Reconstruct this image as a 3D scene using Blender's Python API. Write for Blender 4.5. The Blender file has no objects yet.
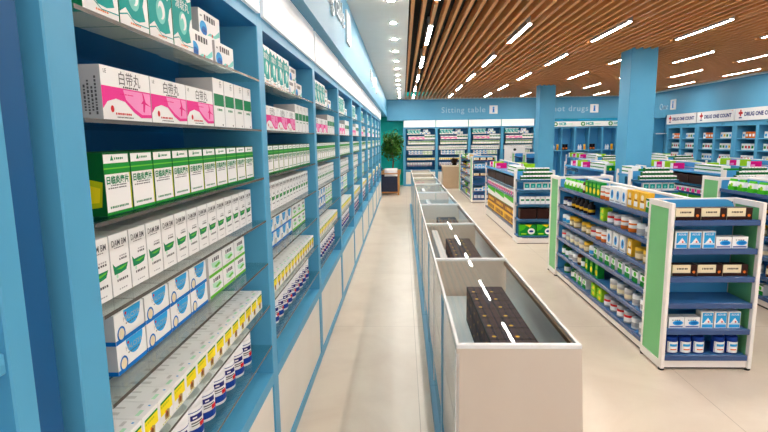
import bpy, math, random
from mathutils import Matrix, Vector
random.seed(7)
SC = bpy.context.scene
COL = SC.collection
PI = math.pi

# ------------------------------------------------------------------ materials
def lin(c):
    c = c / 255.0
    return c / 12.92 if c <= 0.04045 else ((c + 0.055) / 1.055) ** 2.4
MATS = {}
def mat(name, rgb, rough=0.45, metal=0.0, spec=0.4, emit=0.0, coat=0.0):
    if name in MATS: return MATS[name]
    m = bpy.data.materials.new(name); m.use_nodes = True
    b = m.node_tree.nodes['Principled BSDF']
    c = (lin(rgb[0]), lin(rgb[1]), lin(rgb[2]), 1)
    b.inputs['Base Color'].default_value = c
    b.inputs['Roughness'].default_value = rough
    b.inputs['Metallic'].default_value = metal
    b.inputs['Specular IOR Level'].default_value = spec
    b.inputs['Coat Weight'].default_value = coat
    if emit:
        b.inputs['Emission Color'].default_value = c
        b.inputs['Emission Strength'].default_value = emit
    MATS[name] = m
    return m
def noise_mat(name, a, b_, scale, rough=0.5, stretch=(1, 1, 1), spec=0.4, detail=4, bump=0.0):
    m = mat(name, a, rough, 0, spec)
    nt = m.node_tree; N = nt.nodes; L = nt.links; b = N['Principled BSDF']
    tc = N.new('ShaderNodeTexCoord'); mp = N.new('ShaderNodeMapping'); mp.inputs['Scale'].default_value = stretch
    nz = N.new('ShaderNodeTexNoise'); nz.inputs['Scale'].default_value = scale; nz.inputs['Detail'].default_value = detail
    cr = N.new('ShaderNodeValToRGB')
    cr.color_ramp.elements[0].position = 0.3; cr.color_ramp.elements[1].position = 0.7
    cr.color_ramp.elements[0].color = tuple(lin(x) for x in a) + (1,)
    cr.color_ramp.elements[1].color = tuple(lin(x) for x in b_) + (1,)
    L.new(tc.outputs['Object'], mp.inputs['Vector']); L.new(mp.outputs['Vector'], nz.inputs['Vector'])
    L.new(nz.outputs['Fac'], cr.inputs['Fac']); L.new(cr.outputs['Color'], b.inputs['Base Color'])
    if bump:
        bp = N.new('ShaderNodeBump'); bp.inputs['Strength'].default_value = bump; bp.inputs['Distance'].default_value = 0.01
        L.new(nz.outputs['Fac'], bp.inputs['Height']); L.new(bp.outputs['Normal'], b.inputs['Normal'])
    return m
def glass_mat(name, tint, refl=1.0, rough=0.02, ior=1.5):
    m = bpy.data.materials.new(name); m.use_nodes = True
    nt = m.node_tree; N = nt.nodes; L = nt.links; N.clear()
    out = N.new('ShaderNodeOutputMaterial'); mix = N.new('ShaderNodeMixShader')
    tr = N.new('ShaderNodeBsdfTransparent'); tr.inputs['Color'].default_value = tuple(lin(x) for x in tint) + (1,)
    gl = N.new('ShaderNodeBsdfGlossy'); gl.inputs['Roughness'].default_value = rough
    fr = N.new('ShaderNodeLayerWeight'); fr.inputs['Blend'].default_value = 0.5
    pw = N.new('ShaderNodeMath'); pw.operation = 'POWER'; pw.inputs[1].default_value = 5.0
    mu = N.new('ShaderNodeMath'); mu.operation = 'MULTIPLY_ADD'; mu.inputs[1].default_value = refl; mu.inputs[2].default_value = 0.045 * refl; mu.use_clamp = True
    L.new(fr.outputs['Facing'], pw.inputs[0]); L.new(pw.outputs[0], mu.inputs[0]); L.new(mu.outputs[0], mix.inputs['Fac'])
    L.new(tr.outputs[0], mix.inputs[1]); L.new(gl.outputs[0], mix.inputs[2]); L.new(mix.outputs[0], out.inputs['Surface'])
    MATS[name] = m
    return m

BLUE = noise_mat('blue_laminate', (82, 163, 204), (85, 167, 207), 3, 0.42)
BLUE_SHADED = mat('shaded_blue_laminate', (30, 122, 186), 0.5)  # same blue laminate, darkened: recess shade put into the colour
BLUEWALL = noise_mat('blue_wall_paint', (82, 154, 190), (86, 158, 194), 2, 0.5)
TEALWALL = noise_mat('teal_wall_paint', (0, 200, 186), (6, 208, 194), 2, 0.6)
WHITE = mat('white_gloss', (245, 244, 243), 0.25)
WHITEP = mat('white_print_card', (246, 245, 244), 0.4)
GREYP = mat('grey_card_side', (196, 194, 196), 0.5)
SIGNLIT = mat('lit_white_sign', (252, 250, 250), 0.3, emit=0.15)
CREAM = noise_mat('cream_door_laminate', (238, 230, 218), (244, 237, 226), 3, 0.4)
CEIL = noise_mat('white_ceiling_plaster', (244, 238, 230), (247, 242, 235), 4, 0.8)
WOOD = noise_mat('slat_wood', (222, 146, 80), (234, 160, 94), 5, 0.5, (12, 1, 12))
BLACK = mat('black_plenum', (14, 12, 11), 0.8)
DARK = mat('dark_rubber', (26, 24, 24), 0.6)
TRIMW = mat('white_trim', (236, 234, 230), 0.4)
LAMP = mat('lamp_diffuser', (255, 249, 241), 0.4, emit=68.0)
SPOT = mat('spot_diffuser', (255, 247, 236), 0.4, emit=640.0)
ALU = mat('lamp_housing_aluminium', (205, 205, 205), 0.35, 0.4)
BEIGE = noise_mat('beige_counter_laminate', (216, 200, 184), (221, 206, 190), 3, 0.35)
GLASS = glass_mat('shelf_glass', (244, 250, 248), 0.7)
GEDGE = mat('glass_edge', (92, 88, 84), 0.2)
CGLASS = glass_mat('counter_glass', (250, 252, 252), 0.27, 0.012, 1.55)
SGLASS = glass_mat('counter_side_glass', (240, 246, 248), 1.0)
GREENP = noise_mat('green_panel_laminate', (112, 190, 122), (118, 196, 128), 3, 0.45)
FRAMEW = noise_mat('white_powder_coat', (238, 232, 226), (242, 236, 231), 4, 0.4)
GBLUE = mat('gondola_blue_board', (70, 160, 215), 0.4)
GSHELF = mat('gondola_blue_shelf', (62, 118, 176), 0.4)
STRIP = mat('price_rail_blue', (46, 78, 128), 0.22, spec=0.5)
STRIPT = mat('price_rail_teal', (38, 92, 124), 0.25, spec=0.6)
# print colours
PC = {k: mat('print_' + k, v, 0.5, 0, 0.15) for k, v in dict(
    teal=(0, 160, 154), teal2=(128, 214, 204), pink=(238, 52, 148), pink2=(248, 150, 204), black=(32, 30, 34), ink=(90, 88, 92),
    red=(214, 36, 44), green=(14, 142, 48), dgreen=(8, 92, 42), lgreen=(104, 192, 52), mgreen=(20, 132, 84), yellow=(250, 226, 30),
    orange=(238, 120, 40), brown=(120, 66, 34), blue=(10, 112, 196), sky=(48, 166, 228), navy=(36, 44, 120), grey=(178, 176, 178),
    olive=(196, 200, 20), lime=(160, 220, 40), magenta=(232, 20, 130), cream=(240, 224, 188), chocolate=(52, 26, 20), purple=(46, 26, 46), purple2=(20, 12, 20),
    khaki=(178, 152, 92), amber=(96, 48, 22), gold=(238, 186, 50), royal=(24, 62, 150), dkbrown=(50, 32, 27), mint=(190, 236, 206), hotgreen=(70, 190, 30)).items()}
PALE = mat('pale_grey_print', (214, 212, 210), 0.4)
CAPW = mat('white_plastic', (244, 244, 246), 0.3)

# ------------------------------------------------------------------ mesh builder
_tc = {}
def text_faces(body, size, bold=0.0):
    k = (body, size, bold)
    if k in _tc: return _tc[k]
    cu = bpy.data.curves.new('tmp_text', 'FONT'); cu.body = body; cu.size = size; cu.offset = bold; cu.resolution_u = 2
    cu.align_x = 'CENTER'; cu.align_y = 'CENTER'
    o = bpy.data.objects.new('tmp_text', cu); COL.objects.link(o)
    bpy.context.view_layer.update()
    me = o.evaluated_get(bpy.context.evaluated_depsgraph_get()).to_mesh()
    r = ([(v.co.x, v.co.y) for v in me.vertices], [tuple(p.vertices) for p in me.polygons])
    bpy.data.objects.remove(o); bpy.data.curves.remove(cu)
    _tc[k] = r
    return r

class MB:
    def __init__(s): s.v = []; s.f = []; s.m = []; s.s = []; s.mats = []; s.y = 0.0
    def mi(s, m):
        if m not in s.mats: s.mats.append(m)
        return s.mats.index(m)
    def poly(s, pts, m, smooth=False):
        i = len(s.v); s.v += [tuple(p) for p in pts]; s.f.append(tuple(range(i, i + len(pts)))); s.m.append(s.mi(m)); s.s.append(smooth)
    def box(s, x0, x1, y0, y1, z0, z1, m, **ov):
        g = lambda k: ov.get(k, m)
        c = [(x0, y0, z0), (x1, y0, z0), (x1, y1, z0), (x0, y1, z0), (x0, y0, z1), (x1, y0, z1), (x1, y1, z1), (x0, y1, z1)]
        i = len(s.v); s.v += c
        for k, f in (('bottom', (0, 3, 2, 1)), ('top', (4, 5, 6, 7)), ('front', (0, 1, 5, 4)), ('right', (1, 2, 6, 5)), ('back', (2, 3, 7, 6)), ('left', (3, 0, 4, 7))):
            s.f.append(tuple(i + q for q in f)); s.m.append(s.mi(g(k))); s.s.append(False)
        return s
    def cbox(s, x0, x1, y0, y1, z0, z1, m, c=0.004):
        # box with chamfered edges
        xs = (x0, x0 + c, x1 - c, x1); ys = (y0, y0 + c, y1 - c, y1); zs = (z0, z0 + c, z1 - c, z1)
        P = s.poly
        P([(xs[1], ys[1], z0), (xs[1], ys[2], z0), (xs[2], ys[2], z0), (xs[2], ys[1], z0)], m)
        P([(xs[1], ys[1], z1), (xs[2], ys[1], z1), (xs[2], ys[2], z1), (xs[1], ys[2], z1)], m)
        P([(xs[1], y0, zs[1]), (xs[2], y0, zs[1]), (xs[2], y0, zs[2]), (xs[1], y0, zs[2])], m)
        P([(xs[1], y1, zs[1]), (xs[1], y1, zs[2]), (xs[2], y1, zs[2]), (xs[2], y1, zs[1])], m)
        P([(x0, ys[1], zs[1]), (x0, ys[1], zs[2]), (x0, ys[2], zs[2]), (x0, ys[2], zs[1])], m)
        P([(x1, ys[1], zs[1]), (x1, ys[2], zs[1]), (x1, ys[2], zs[2]), (x1, ys[1], zs[2])], m)
        for zi, zo in ((zs[1], z0), (zs[2], z1)):
            P([(xs[1], y0, zi), (xs[2], y0, zi), (xs[2], ys[1], zo), (xs[1], ys[1], zo)], m)
            P([(xs[1], y1, zi), (xs[2], y1, zi), (xs[2], ys[2], zo), (xs[1], ys[2], zo)], m)
            P([(x0, ys[1], zi), (x0, ys[2], zi), (xs[1], ys[2], zo), (xs[1], ys[1], zo)], m)
            P([(x1, ys[1], zi), (x1, ys[2], zi), (xs[2], ys[2], zo), (xs[2], ys[1], zo)], m)
        for xo, xi in ((x0, xs[1]), (x1, xs[2])):
            for yo, yi in ((y0, ys[1]), (y1, ys[2])):
                P([(xi, yo, zs[1]), (xi, yo, zs[2]), (xo, yi, zs[2]), (xo, yi, zs[1])], m)
                for zo, zi in ((z0, zs[1]), (z1, zs[2])):
                    P([(xi, yo, zi), (xo, yi, zi), (xi, yi, zo)], m)
        return s
    # printing on the front face (plane y = s.y, looking along +Y)
    def fr(s, x0, x1, z0, z1, m, lift=0.0004):
        y = s.y - lift; s.poly([(x0, y, z0), (x1, y, z0), (x1, y, z1), (x0, y, z1)], m)
    def fp(s, pts, m, lift=0.0004):
        s.poly([(x, s.y - lift, z) for x, z in pts], m)
    def fe(s, cx, cz, rx, rz, m, lift=0.0006, n=18):
        s.fp([(cx + rx * math.cos(2 * PI * k / n), cz + rz * math.sin(2 * PI * k / n)) for k in range(n)], m, lift)
    def ft(s, body, cx, cz, size, m, lift=0.0008, sx=1.0, bold=0.0):
        vs, fs = text_faces(body, size, bold); i = len(s.v)
        s.v += [(cx + x * sx, s.y - lift, cz + z) for x, z in vs]
        for f in fs: s.f.append(tuple(i + q for q in f)); s.m.append(s.mi(m)); s.s.append(False)
    def dash(s, x0, x1, z, h, m, n=8, lift=0.0007, seed=1):
        # a line of print too small to read
        r = random.Random(seed); w = (x1 - x0) / n
        for k in range(n):
            s.fr(x0 + k * w, x0 + (k + 0.55 + 0.3 * r.random()) * w, z - h / 2 * (0.8 + 0.2 * r.random()), z + h / 2, m, lift)
    def lathe(s, cx, cy, prof, ms, n=16):
        ms = ms if isinstance(ms, (list, tuple)) else [ms] * (len(prof) - 1)
        i = len(s.v)
        for r, z in prof: s.v += [(cx + r * math.cos(2 * PI * k / n), cy + r * math.sin(2 * PI * k / n), z) for k in range(n)]
        for j in range(len(prof) - 1):
            for k in range(n):
                a, b = i + j * n + k, i + j * n + (k + 1) % n
                s.f.append((a, b, b + n, a + n)); s.m.append(s.mi(ms[j])); s.s.append(True)
        s.f.append(tuple(i + k for k in reversed(range(n)))); s.m.append(s.mi(ms[0])); s.s.append(False)
        s.f.append(tuple(i + (len(prof) - 1) * n + k for k in range(n))); s.m.append(s.mi(ms[-1])); s.s.append(False)
        return s
    def tube(s, p, q, r, m, n=8):
        p = Vector(p); q = Vector(q); d = (q - p).normalized()
        a = d.orthogonal().normalized(); b = d.cross(a); i = len(s.v)
        for c in (p, q): s.v += [tuple(c + a * r * math.cos(2 * PI * k / n) + b * r * math.sin(2 * PI * k / n)) for k in range(n)]
        for k in range(n):
            s.f.append((i + k, i + (k + 1) % n, i + n + (k + 1) % n, i + n + k)); s.m.append(s.mi(m)); s.s.append(True)
        s.f.append(tuple(i + k for k in reversed(range(n)))); s.m.append(s.mi(m)); s.s.append(False)
        s.f.append(tuple(i + n + k for k in range(n))); s.m.append(s.mi(m)); s.s.append(False)
        return s
    def mesh(s, name):
        me = bpy.data.meshes.new(name); me.from_pydata(s.v, [], s.f)
        for m in s.mats: me.materials.append(m)
        me.polygons.foreach_set('material_index', s.m); me.polygons.foreach_set('use_smooth', s.s); me.update()
        return me
    def build(s, name, parent=None, loc=(0, 0, 0), rz=0.0):
        return link(name, s.mesh(name), parent, loc, rz)

def link(name, me, parent=None, loc=(0, 0, 0), rz=0.0):
    o = bpy.data.objects.new(name, me); COL.objects.link(o)
    o.location = loc; o.rotation_euler = (0, 0, rz)
    if parent: o.parent = parent
    return o
def tag(o, label, cat, group=None):
    o['label'] = label; o['category'] = cat
    if group: o['group'] = group
    return o
def thing(name, label, cat, loc=(0, 0, 0), rz=0.0, group=None):
    o = bpy.data.objects.new(name, None); COL.objects.link(o); o.empty_display_size = 0.05
    o.location = loc; o.rotation_euler = (0, 0, rz)
    return tag(o, label, cat, group)
def struct(o):
    o['kind'] = 'structure'; return o
def part(o, label):
    o['label'] = label; return o
ORD = ['first', 'second', 'third', 'fourth', 'fifth', 'sixth', 'seventh', 'eighth', 'ninth', 'tenth', 'eleventh', 'twelfth', 'thirteenth', 'fourteenth', 'fifteenth', 'sixteenth', 'seventeenth', 'eighteenth', 'nineteenth', 'twentieth']

# ------------------------------------------------------------------ the room
H = 3.0; YB = 18.0; XR = 8.1; YN = -4.5
fl = mat('floor_tiles', (222, 208, 190), 0.3, spec=0.35)
nt = fl.node_tree; N = nt.nodes; L = nt.links; b = N['Principled BSDF']
tc = N.new('ShaderNodeTexCoord'); mp = N.new('ShaderNodeMapping'); mp.inputs['Location'].default_value = (-0.09, -0.7, 0)
bk = N.new('ShaderNodeTexBrick'); bk.offset = 0; bk.inputs['Scale'].default_value = 1
bk.inputs['Brick Width'].default_value = 1.82; bk.inputs['Row Height'].default_value = 1.82
bk.inputs['Mortar Size'].default_value = 0.0022; bk.inputs['Mortar Smooth'].default_value = 0.2; bk.inputs['Bias'].default_value = 0
bk.inputs['Mortar'].default_value = (lin(176), lin(160), lin(142), 1)
nz = N.new('ShaderNodeTexNoise'); nz.inputs['Scale'].default_value = 1.6; nz.inputs['Detail'].default_value = 8; nz.inputs['Roughness'].default_value = 0.6
nz.inputs['Distortion'].default_value = 0.8
cr = N.new('ShaderNodeValToRGB'); cr.color_ramp.elements[0].position = 0.3; cr.color_ramp.elements[1].position = 0.72
cr.color_ramp.elements[0].color = (lin(210), lin(194), lin(176), 1); cr.color_ramp.elements[1].color = (lin(226), lin(213), lin(196), 1)
L.new(tc.outputs['Object'], mp.inputs['Vector']); L.new(mp.outputs['Vector'], bk.inputs['Vector']); L.new(tc.outputs['Object'], nz.inputs['Vector'])
L.new(nz.outputs['Fac'], cr.inputs['Fac']); L.new(cr.outputs['Color'], bk.inputs['Color1']); L.new(cr.outputs['Color'], bk.inputs['Color2'])
L.new(bk.outputs['Color'], b.inputs['Base Color'])
m = MB(); m.box(-1.1, XR + 0.6, YN, YB + 0.6, -0.1, 0, fl); struct(m.build('floor'))
m = MB(); m.box(-1.1, -1.02, YN, YB + 0.6, 0, H + 0.3, BLUEWALL); struct(m.build('wall_left'))
m = MB(); m.box(-1.02, 4.6, YB + 0.45, YB + 0.6, 0, H + 0.3, TEALWALL); m.box(4.6, XR + 0.6, YB + 0.45, YB + 0.6, 0, H + 0.3, BLUEWALL); struct(m.build('wall_back'))
# right wall with a doorway recess near the far corner
m = MB(); m.box(XR, XR + 0.12, YN, 16.25, 2.27, H + 0.3, BLUEWALL); m.box(XR, XR + 0.12, 16.25, 17.3, 2.2, H + 0.3, BLUEWALL); m.box(XR, XR + 0.12, 17.3, YB + 0.45, 0, H + 0.3, BLUEWALL)
m.box(XR + 0.5, XR + 0.6, YN, YB + 0.45, 0, H + 0.3, BLUEWALL); struct(m.build('wall_right'))
# plaster strip of the ceiling, black plenum above the slats
m = MB(); m.box(-1.02, 0.075, YN, YB, H, H + 0.3, CEIL); m.box(0.075, XR, YN, YB, H + 0.24, H + 0.3, BLACK)
struct(m.build('ceiling'))
# left fascia (header) overhanging the shelving, back fascia
m = MB(); m.box(-1.02, -0.54, YN, YB, 2.41, H, BLUEWALL); struct(m.build('trim_1'))
m = MB(); m.box(-0.54, XR, YB, YB + 0.45, 2.28, H, BLUEWALL); struct(m.build('trim_2'))
m = MB(); m.box(0.075, XR, YB - 0.12, YB, H - 0.012, H + 0.1, TRIMW); m.box(XR - 0.14, XR, YN, YB - 0.12, H - 0.012, H + 0.1, TRIMW); struct(m.build('trim_3'))

# lights: replace parts of every tenth slat
LX0, LP = 0.115, 0.119
light_k = [2, 12, 22, 32, 42, 52, 62]
light_y = [-3.2, -0.78, 1.64, 4.06, 6.48, 8.88, 11.3, 13.74, 16.2]
cols = [(3.62, 4.03, 8.45, 8.86), (3.66, 4.07, 14.0, 14.41)]
m = MB()
for k in range(67):
    x = LX0 + LP * k
    if x > XR - 0.16: break
    cuts = []
    if k in light_k: cuts += [(y - 0.12, y + 1.37) for y in light_y if not (k == 32 and y == 13.74)]
    for c in cols:
        if c[0] - 0.04 < x < c[1] + 0.04: cuts.append((c[2] - 0.01, c[3] + 0.01))
    y = YN
    for a, b_ in sorted(cuts):
        if a > y: m.box(x - 0.018, x + 0.018, y, a, H, H + 0.11, WOOD)
        y = max(y, b_)
    m.box(x - 0.018, x + 0.018, y, YB - 0.12, H, H + 0.11, WOOD)
struct(part(m.build('ceiling_slats'), 'brown wooden slats running along the ceiling'))
hb = MB(); hb.box(-0.03, 0.03, 0, 1.25, 0.009, 0.09, ALU); hb.box(-0.03, -0.0225, 0, 1.25, -0.003, 0.009, ALU); hb.box(0.0225, 0.03, 0, 1.25, -0.003, 0.009, ALU); hm = hb.mesh('housing')
sb = MB(); sb.box(-0.018, 0.018, 0.5, 0.75, 0.09, 0.232, ALU); sm_ = sb.mesh('bracket')
db = MB(); db.box(-0.022, 0.022, 0.01, 1.24, 0, 0.008, LAMP); dm = db.mesh('diffuser')
rown = ['leftmost', 'second', 'third', 'fourth', 'fifth', 'sixth', 'rightmost']
for i, k in enumerate(light_k):
    for j, y in enumerate(light_y):
        if k == 32 and y == 13.74: continue      # the far column stands there
        lab = 'long white lamp between ceiling slats, %s row from the left, %s from the camera' % (rown[i], ORD[j])
        t = thing('ceiling_light', lab, 'ceiling light', (LX0 + LP * k, y, H), 0, 'linear lamps in the slat ceiling')
        link('housing', hm, t); link('diffuser', dm, t); link('bracket', sm_, t)
pr = MB(); pr.lathe(0, 0, [(0.036, -0.005), (0.044, -0.005), (0.044, 0.0)], TRIMW, 18); pm = pr.mesh('ring')
pd = MB(); pd.lathe(0, 0, [(0.033, -0.008), (0.033, -0.004)], SPOT, 18); pdm = pd.mesh('lens')
for j in range(13):
    y = 5.25 + j * 0.985
    t = thing('downlight', 'small round white downlight in the plaster ceiling strip, %s from the camera' % ORD[j], 'downlight', (-0.1, y, H), 0, 'downlights above the left aisle')
    link('ring', pm, t); link('lens', pdm, t)
# columns
for i, c in enumerate(cols):
    m = MB(); m.cbox(c[0], c[1], c[2], c[3], 0, H + 0.2, BLUE, 0.006)
    o = struct(m.build('column'))
    o['label'] = ['nearer square blue column rising between the gondolas', 'farther square blue column left of the nearer one'][i]

# wall lettering and pictograms
LETTER = mat('white_letter_acrylic', (232, 240, 244), 0.4)
LETTERG = mat('pale_grey_letter_acrylic', (166, 198, 216), 0.4)
def lettering(body, size, loc, rot, label, m):
    cu = bpy.data.curves.new('tmp', 'FONT'); cu.body = body; cu.size = size; cu.extrude = 0.008; cu.resolution_u = 3; cu.space_character = 1.15
    cu.align_x = 'CENTER'; cu.align_y = 'CENTER'
    o = bpy.data.objects.new('tmp', cu); COL.objects.link(o); bpy.context.view_layer.update()
    me = bpy.data.meshes.new_from_object(o.evaluated_get(bpy.context.evaluated_depsgraph_get()))
    bpy.data.objects.remove(o)
    # one mesh per letter: gather the loose pieces whose spans overlap along the line of text
    n = len(me.vertices); par = list(range(n))
    def find(i):
        while par[i] != i: par[i] = par[par[i]]; i = par[i]
        return i
    for e in me.edges:
        a, b = find(e.vertices[0]), find(e.vertices[1])
        if a != b: par[a] = b
    span = {}
    for v in me.vertices:
        r_ = find(v.index); q = span.get(r_, (9, -9)); span[r_] = (min(q[0], v.co.x), max(q[1], v.co.x))
    rows = []
    for r_, (x0, x1) in sorted(span.items(), key=lambda k: k[1]):
        if rows and x0 < rows[-1][1] - 0.002: rows[-1][1] = max(rows[-1][1], x1); rows[-1][2].add(r_)
        else: rows.append([x0, x1, {r_}])
    t = bpy.data.objects.new('wall_lettering', None); COL.objects.link(t); t.empty_display_size = 0.05
    t.location = loc; t.rotation_euler = rot
    for x0, x1, rs in rows:
        keep = {}; vs = []
        for v in me.vertices:
            if find(v.index) in rs: keep[v.index] = len(vs); vs.append(tuple(v.co))
        g = bpy.data.meshes.new('letter'); g.from_pydata(vs, [], [tuple(keep[i] for i in p.vertices) for p in me.polygons if p.vertices[0] in keep])
        g.materials.append(m); link('letter', g, t)
    bpy.data.meshes.remove(me)
    return tag(t, label, 'lettering', 'lettering on the blue headers')
def pictogram(loc, rz, label, s=0.28):
    t = thing('pictogram_sign', label, 'sign', loc, rz, 'pictogram signs on the blue headers')
    m = MB(); m.cbox(-s / 2, s / 2, -0.02, 0, -s / 2, s / 2, WHITE, 0.003); m.build('plate', t)
    m = MB(); m.y = -0.02; q = s / 0.28
    m.fe(0, 0.07 * q, 0.035 * q, 0.03 * q, PC['sky'], 0.001); m.fr(-0.028 * q, 0.028 * q, -0.07 * q, 0.035 * q, PC['blue'], 0.001); m.fr(-0.045 * q, 0.045 * q, -0.095 * q, -0.07 * q, PC['sky'], 0.001)
    m.build('symbol', t)
R90 = PI / 2
lettering('Sitting table', 0.27, (2.1, YB - 0.008, 2.61), (R90, 0, 0), 'pale raised words on the back header left of the square sign', LETTERG)
pictogram((3.13, YB, 2.61), 0, 'square white sign with blue symbol on the middle of the back header')
lettering('hot drugs', 0.27, (5.75, YB - 0.008, 2.6), (R90, 0, 0), 'pale raised words on the back header between the two columns', LETTERG)
pictogram((6.55, YB, 2.6), 0, 'square white sign with blue symbol between the two columns')
lettering('Sitting table', 0.27, (-0.532, 4.12, 2.74), (R90, 0, R90), 'nearest pale raised words high on the left header', LETTER)
pictogram((-0.54, 5.22, 2.73), R90, 'square white sign high on the left header, nearer of the two', 0.3)
lettering('Sitting table', 0.27, (-0.532, 9.5, 2.72), (R90, 0, R90), 'pale raised words far along the left header', LETTER)
pictogram((-0.54, 10.6, 2.72), R90, 'square white sign far along the left header', 0.3)
lettering('One', 0.27, (XR - 0.008, 16.4, 2.52), (R90, 0, -R90), 'short pale word on the right wall above the doorway', LETTERG)
pictogram((XR, 15.85, 2.56), -R90, 'square white sign on the right wall beside the doorway', 0.3)
lettering('prevention', 0.27, (XR - 0.008, 11.0, 2.68), (R90, 0, -R90), 'pale raised word on the right wall cut by the photo edge', LETTERG)

# ------------------------------------------------------------------ products (front faces -Y, origin at bottom centre)
def carton(w, d, h, base=WHITEP, **ov):
    m = MB(); m.box(-w / 2, w / 2, -d / 2, d / 2, 0, h, base, **ov); m.y = -d / 2; return m
def p_teal():
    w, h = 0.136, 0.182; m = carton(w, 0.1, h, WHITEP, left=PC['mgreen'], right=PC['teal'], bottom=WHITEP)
    x = w / 2
    m.fp([(-x, 0.035), (-x * 0.6, 0.05), (-x * 0.2, 0.03), (x * 0.3, 0.028), (x * 0.75, 0.036), (x * 0.62, 0.07), (x * 0.8, 0.1), (x, 0.11), (x, 0.16), (x * 0.6, 0.15), (x * 0.2, 0.17), (-x * 0.3, 0.155), (-x * 0.7, 0.172), (-x, 0.168)], PC['teal'])
    m.fe(0, 0.083, 0.027, 0.033, PC['teal2'], 0.0008); m.fe(0.004, 0.087, 0.019, 0.024, WHITEP, 0.001); m.fe(-0.004, 0.08, 0.012, 0.016, PC['teal2'], 0.0012)
    m.ft('清聪丸', 0, 0.132, 0.032, WHITEP, 0.001); m.dash(-0.022, 0.026, 0.018, 0.004, PC['orange'], 6)
    m.fp([(-x, 0.028), (-x * 0.5, 0.036), (0, 0.02), (x, 0.022), (x, 0.0245), (0, 0.0225), (-x * 0.5, 0.039), (-x, 0.031)], PC['teal'])
    return m.mesh('medicine_carton')
def p_lightblue():
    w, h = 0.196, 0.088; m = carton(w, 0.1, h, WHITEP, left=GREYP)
    m.fe(-0.06, 0.03, 0.032, 0.022, PC['sky'], 0.0005); m.fe(-0.054, 0.02, 0.024, 0.015, PC['blue'], 0.0007); m.dash(-0.07, -0.03, 0.02, 0.008, PC['navy'], 3)
    m.fp([(-0.03, 0.01), (0.0, 0.022), (0.04, 0.02), (0.093, 0.045), (0.093, 0.025), (0.05, 0.012), (0.0, 0.012)], PC['teal2'], 0.0005)
    m.dash(-0.05, 0.06, 0.066, 0.02, PC['ink'], 5); m.fe(0.02, 0.016, 0.006, 0.006, PC['red']); m.dash(-0.085, -0.07, 0.066, 0.006, PC['black'], 2)
    return m.mesh('remedy_box')
def p_pink():
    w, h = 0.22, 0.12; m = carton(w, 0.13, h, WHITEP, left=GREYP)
    x = w / 2
    m.fp([(-x, 0.025), (-x * 0.82, 0.042), (-x * 0.5, 0.05), (-x * 0.15, 0.045), (x * 0.2, 0.022), (x * 0.5, 0.01), (x, 0.012), (x, 0.076), (-x, 0.076)], PC['pink'])
    m.fp([(-x * 0.1, 0.05), (x * 0.25, 0.03), (x * 0.55, 0.018), (x * 0.97, 0.02), (x * 0.97, 0.073), (-x * 0.2, 0.073)], PC['pink2'], 0.0006)
    m.ft('白带丸', 0.01, 0.096, 0.034, PC['ink']); m.ft('LE', -x * 0.84, 0.108, 0.013, PC['black'])
    m.dash(-0.02, 0.05, 0.079, 0.004, PC['black'], 8); m.dash(-0.035, 0.025, 0.062, 0.003, PC['magenta'], 9)
    m.fp([(x * 0.6, 0.026), (x * 0.66, 0.024), (x * 0.72, 0.045), (x * 0.98, 0.04), (x * 0.74, 0.05), (x * 0.66, 0.07), (x * 0.6, 0.074), (x * 0.64, 0.055), (x * 0.52, 0.045), (x * 0.62, 0.046)], PC['magenta'], 0.0008)
    m.fe(-x * 0.66, 0.026, 0.007, 0.008, PC['red']); m.dash(-x * 0.55, x * 0.1, 0.016, 0.005, PC['red'], 8); m.dash(-x * 0.5, x * 0.15, 0.008, 0.003, PC['ink'], 12)
    s = -x - 0.0005
    rr = random.Random(2)
    for k, (a, b_) in enumerate(((0.012, 0.095), (0.02, 0.075), (0.012, 0.085), (0.02, 0.07))):
        y = -0.05 + k * 0.0085; z = a
        while z < b_:
            g = 0.003 + 0.004 * rr.random(); m.poly([(s, y, z), (s, y - 0.0045, z), (s, y - 0.0045, z + g), (s, y, z + g)], PC['ink']); z += g + 0.0025
    return m.mesh('pill_box')
def p_whitegreen():
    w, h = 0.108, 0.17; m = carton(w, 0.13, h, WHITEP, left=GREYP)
    m.fr(-w / 2 + 0.006, w / 2 - 0.004, 0.075, 0.117, PC['mgreen']); m.ft('乐', 0.02, 0.15, 0.026, PC['ink']); m.dash(-0.02, 0.03, 0.062, 0.008, PC['mgreen'], 4); m.fr(0.024, 0.034, 0.006, 0.012, PC['ink'])
    m.fr(w / 2 - 0.0015, w / 2, 0, h, PC['grey'])
    return m.mesh('tablet_box')
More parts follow.
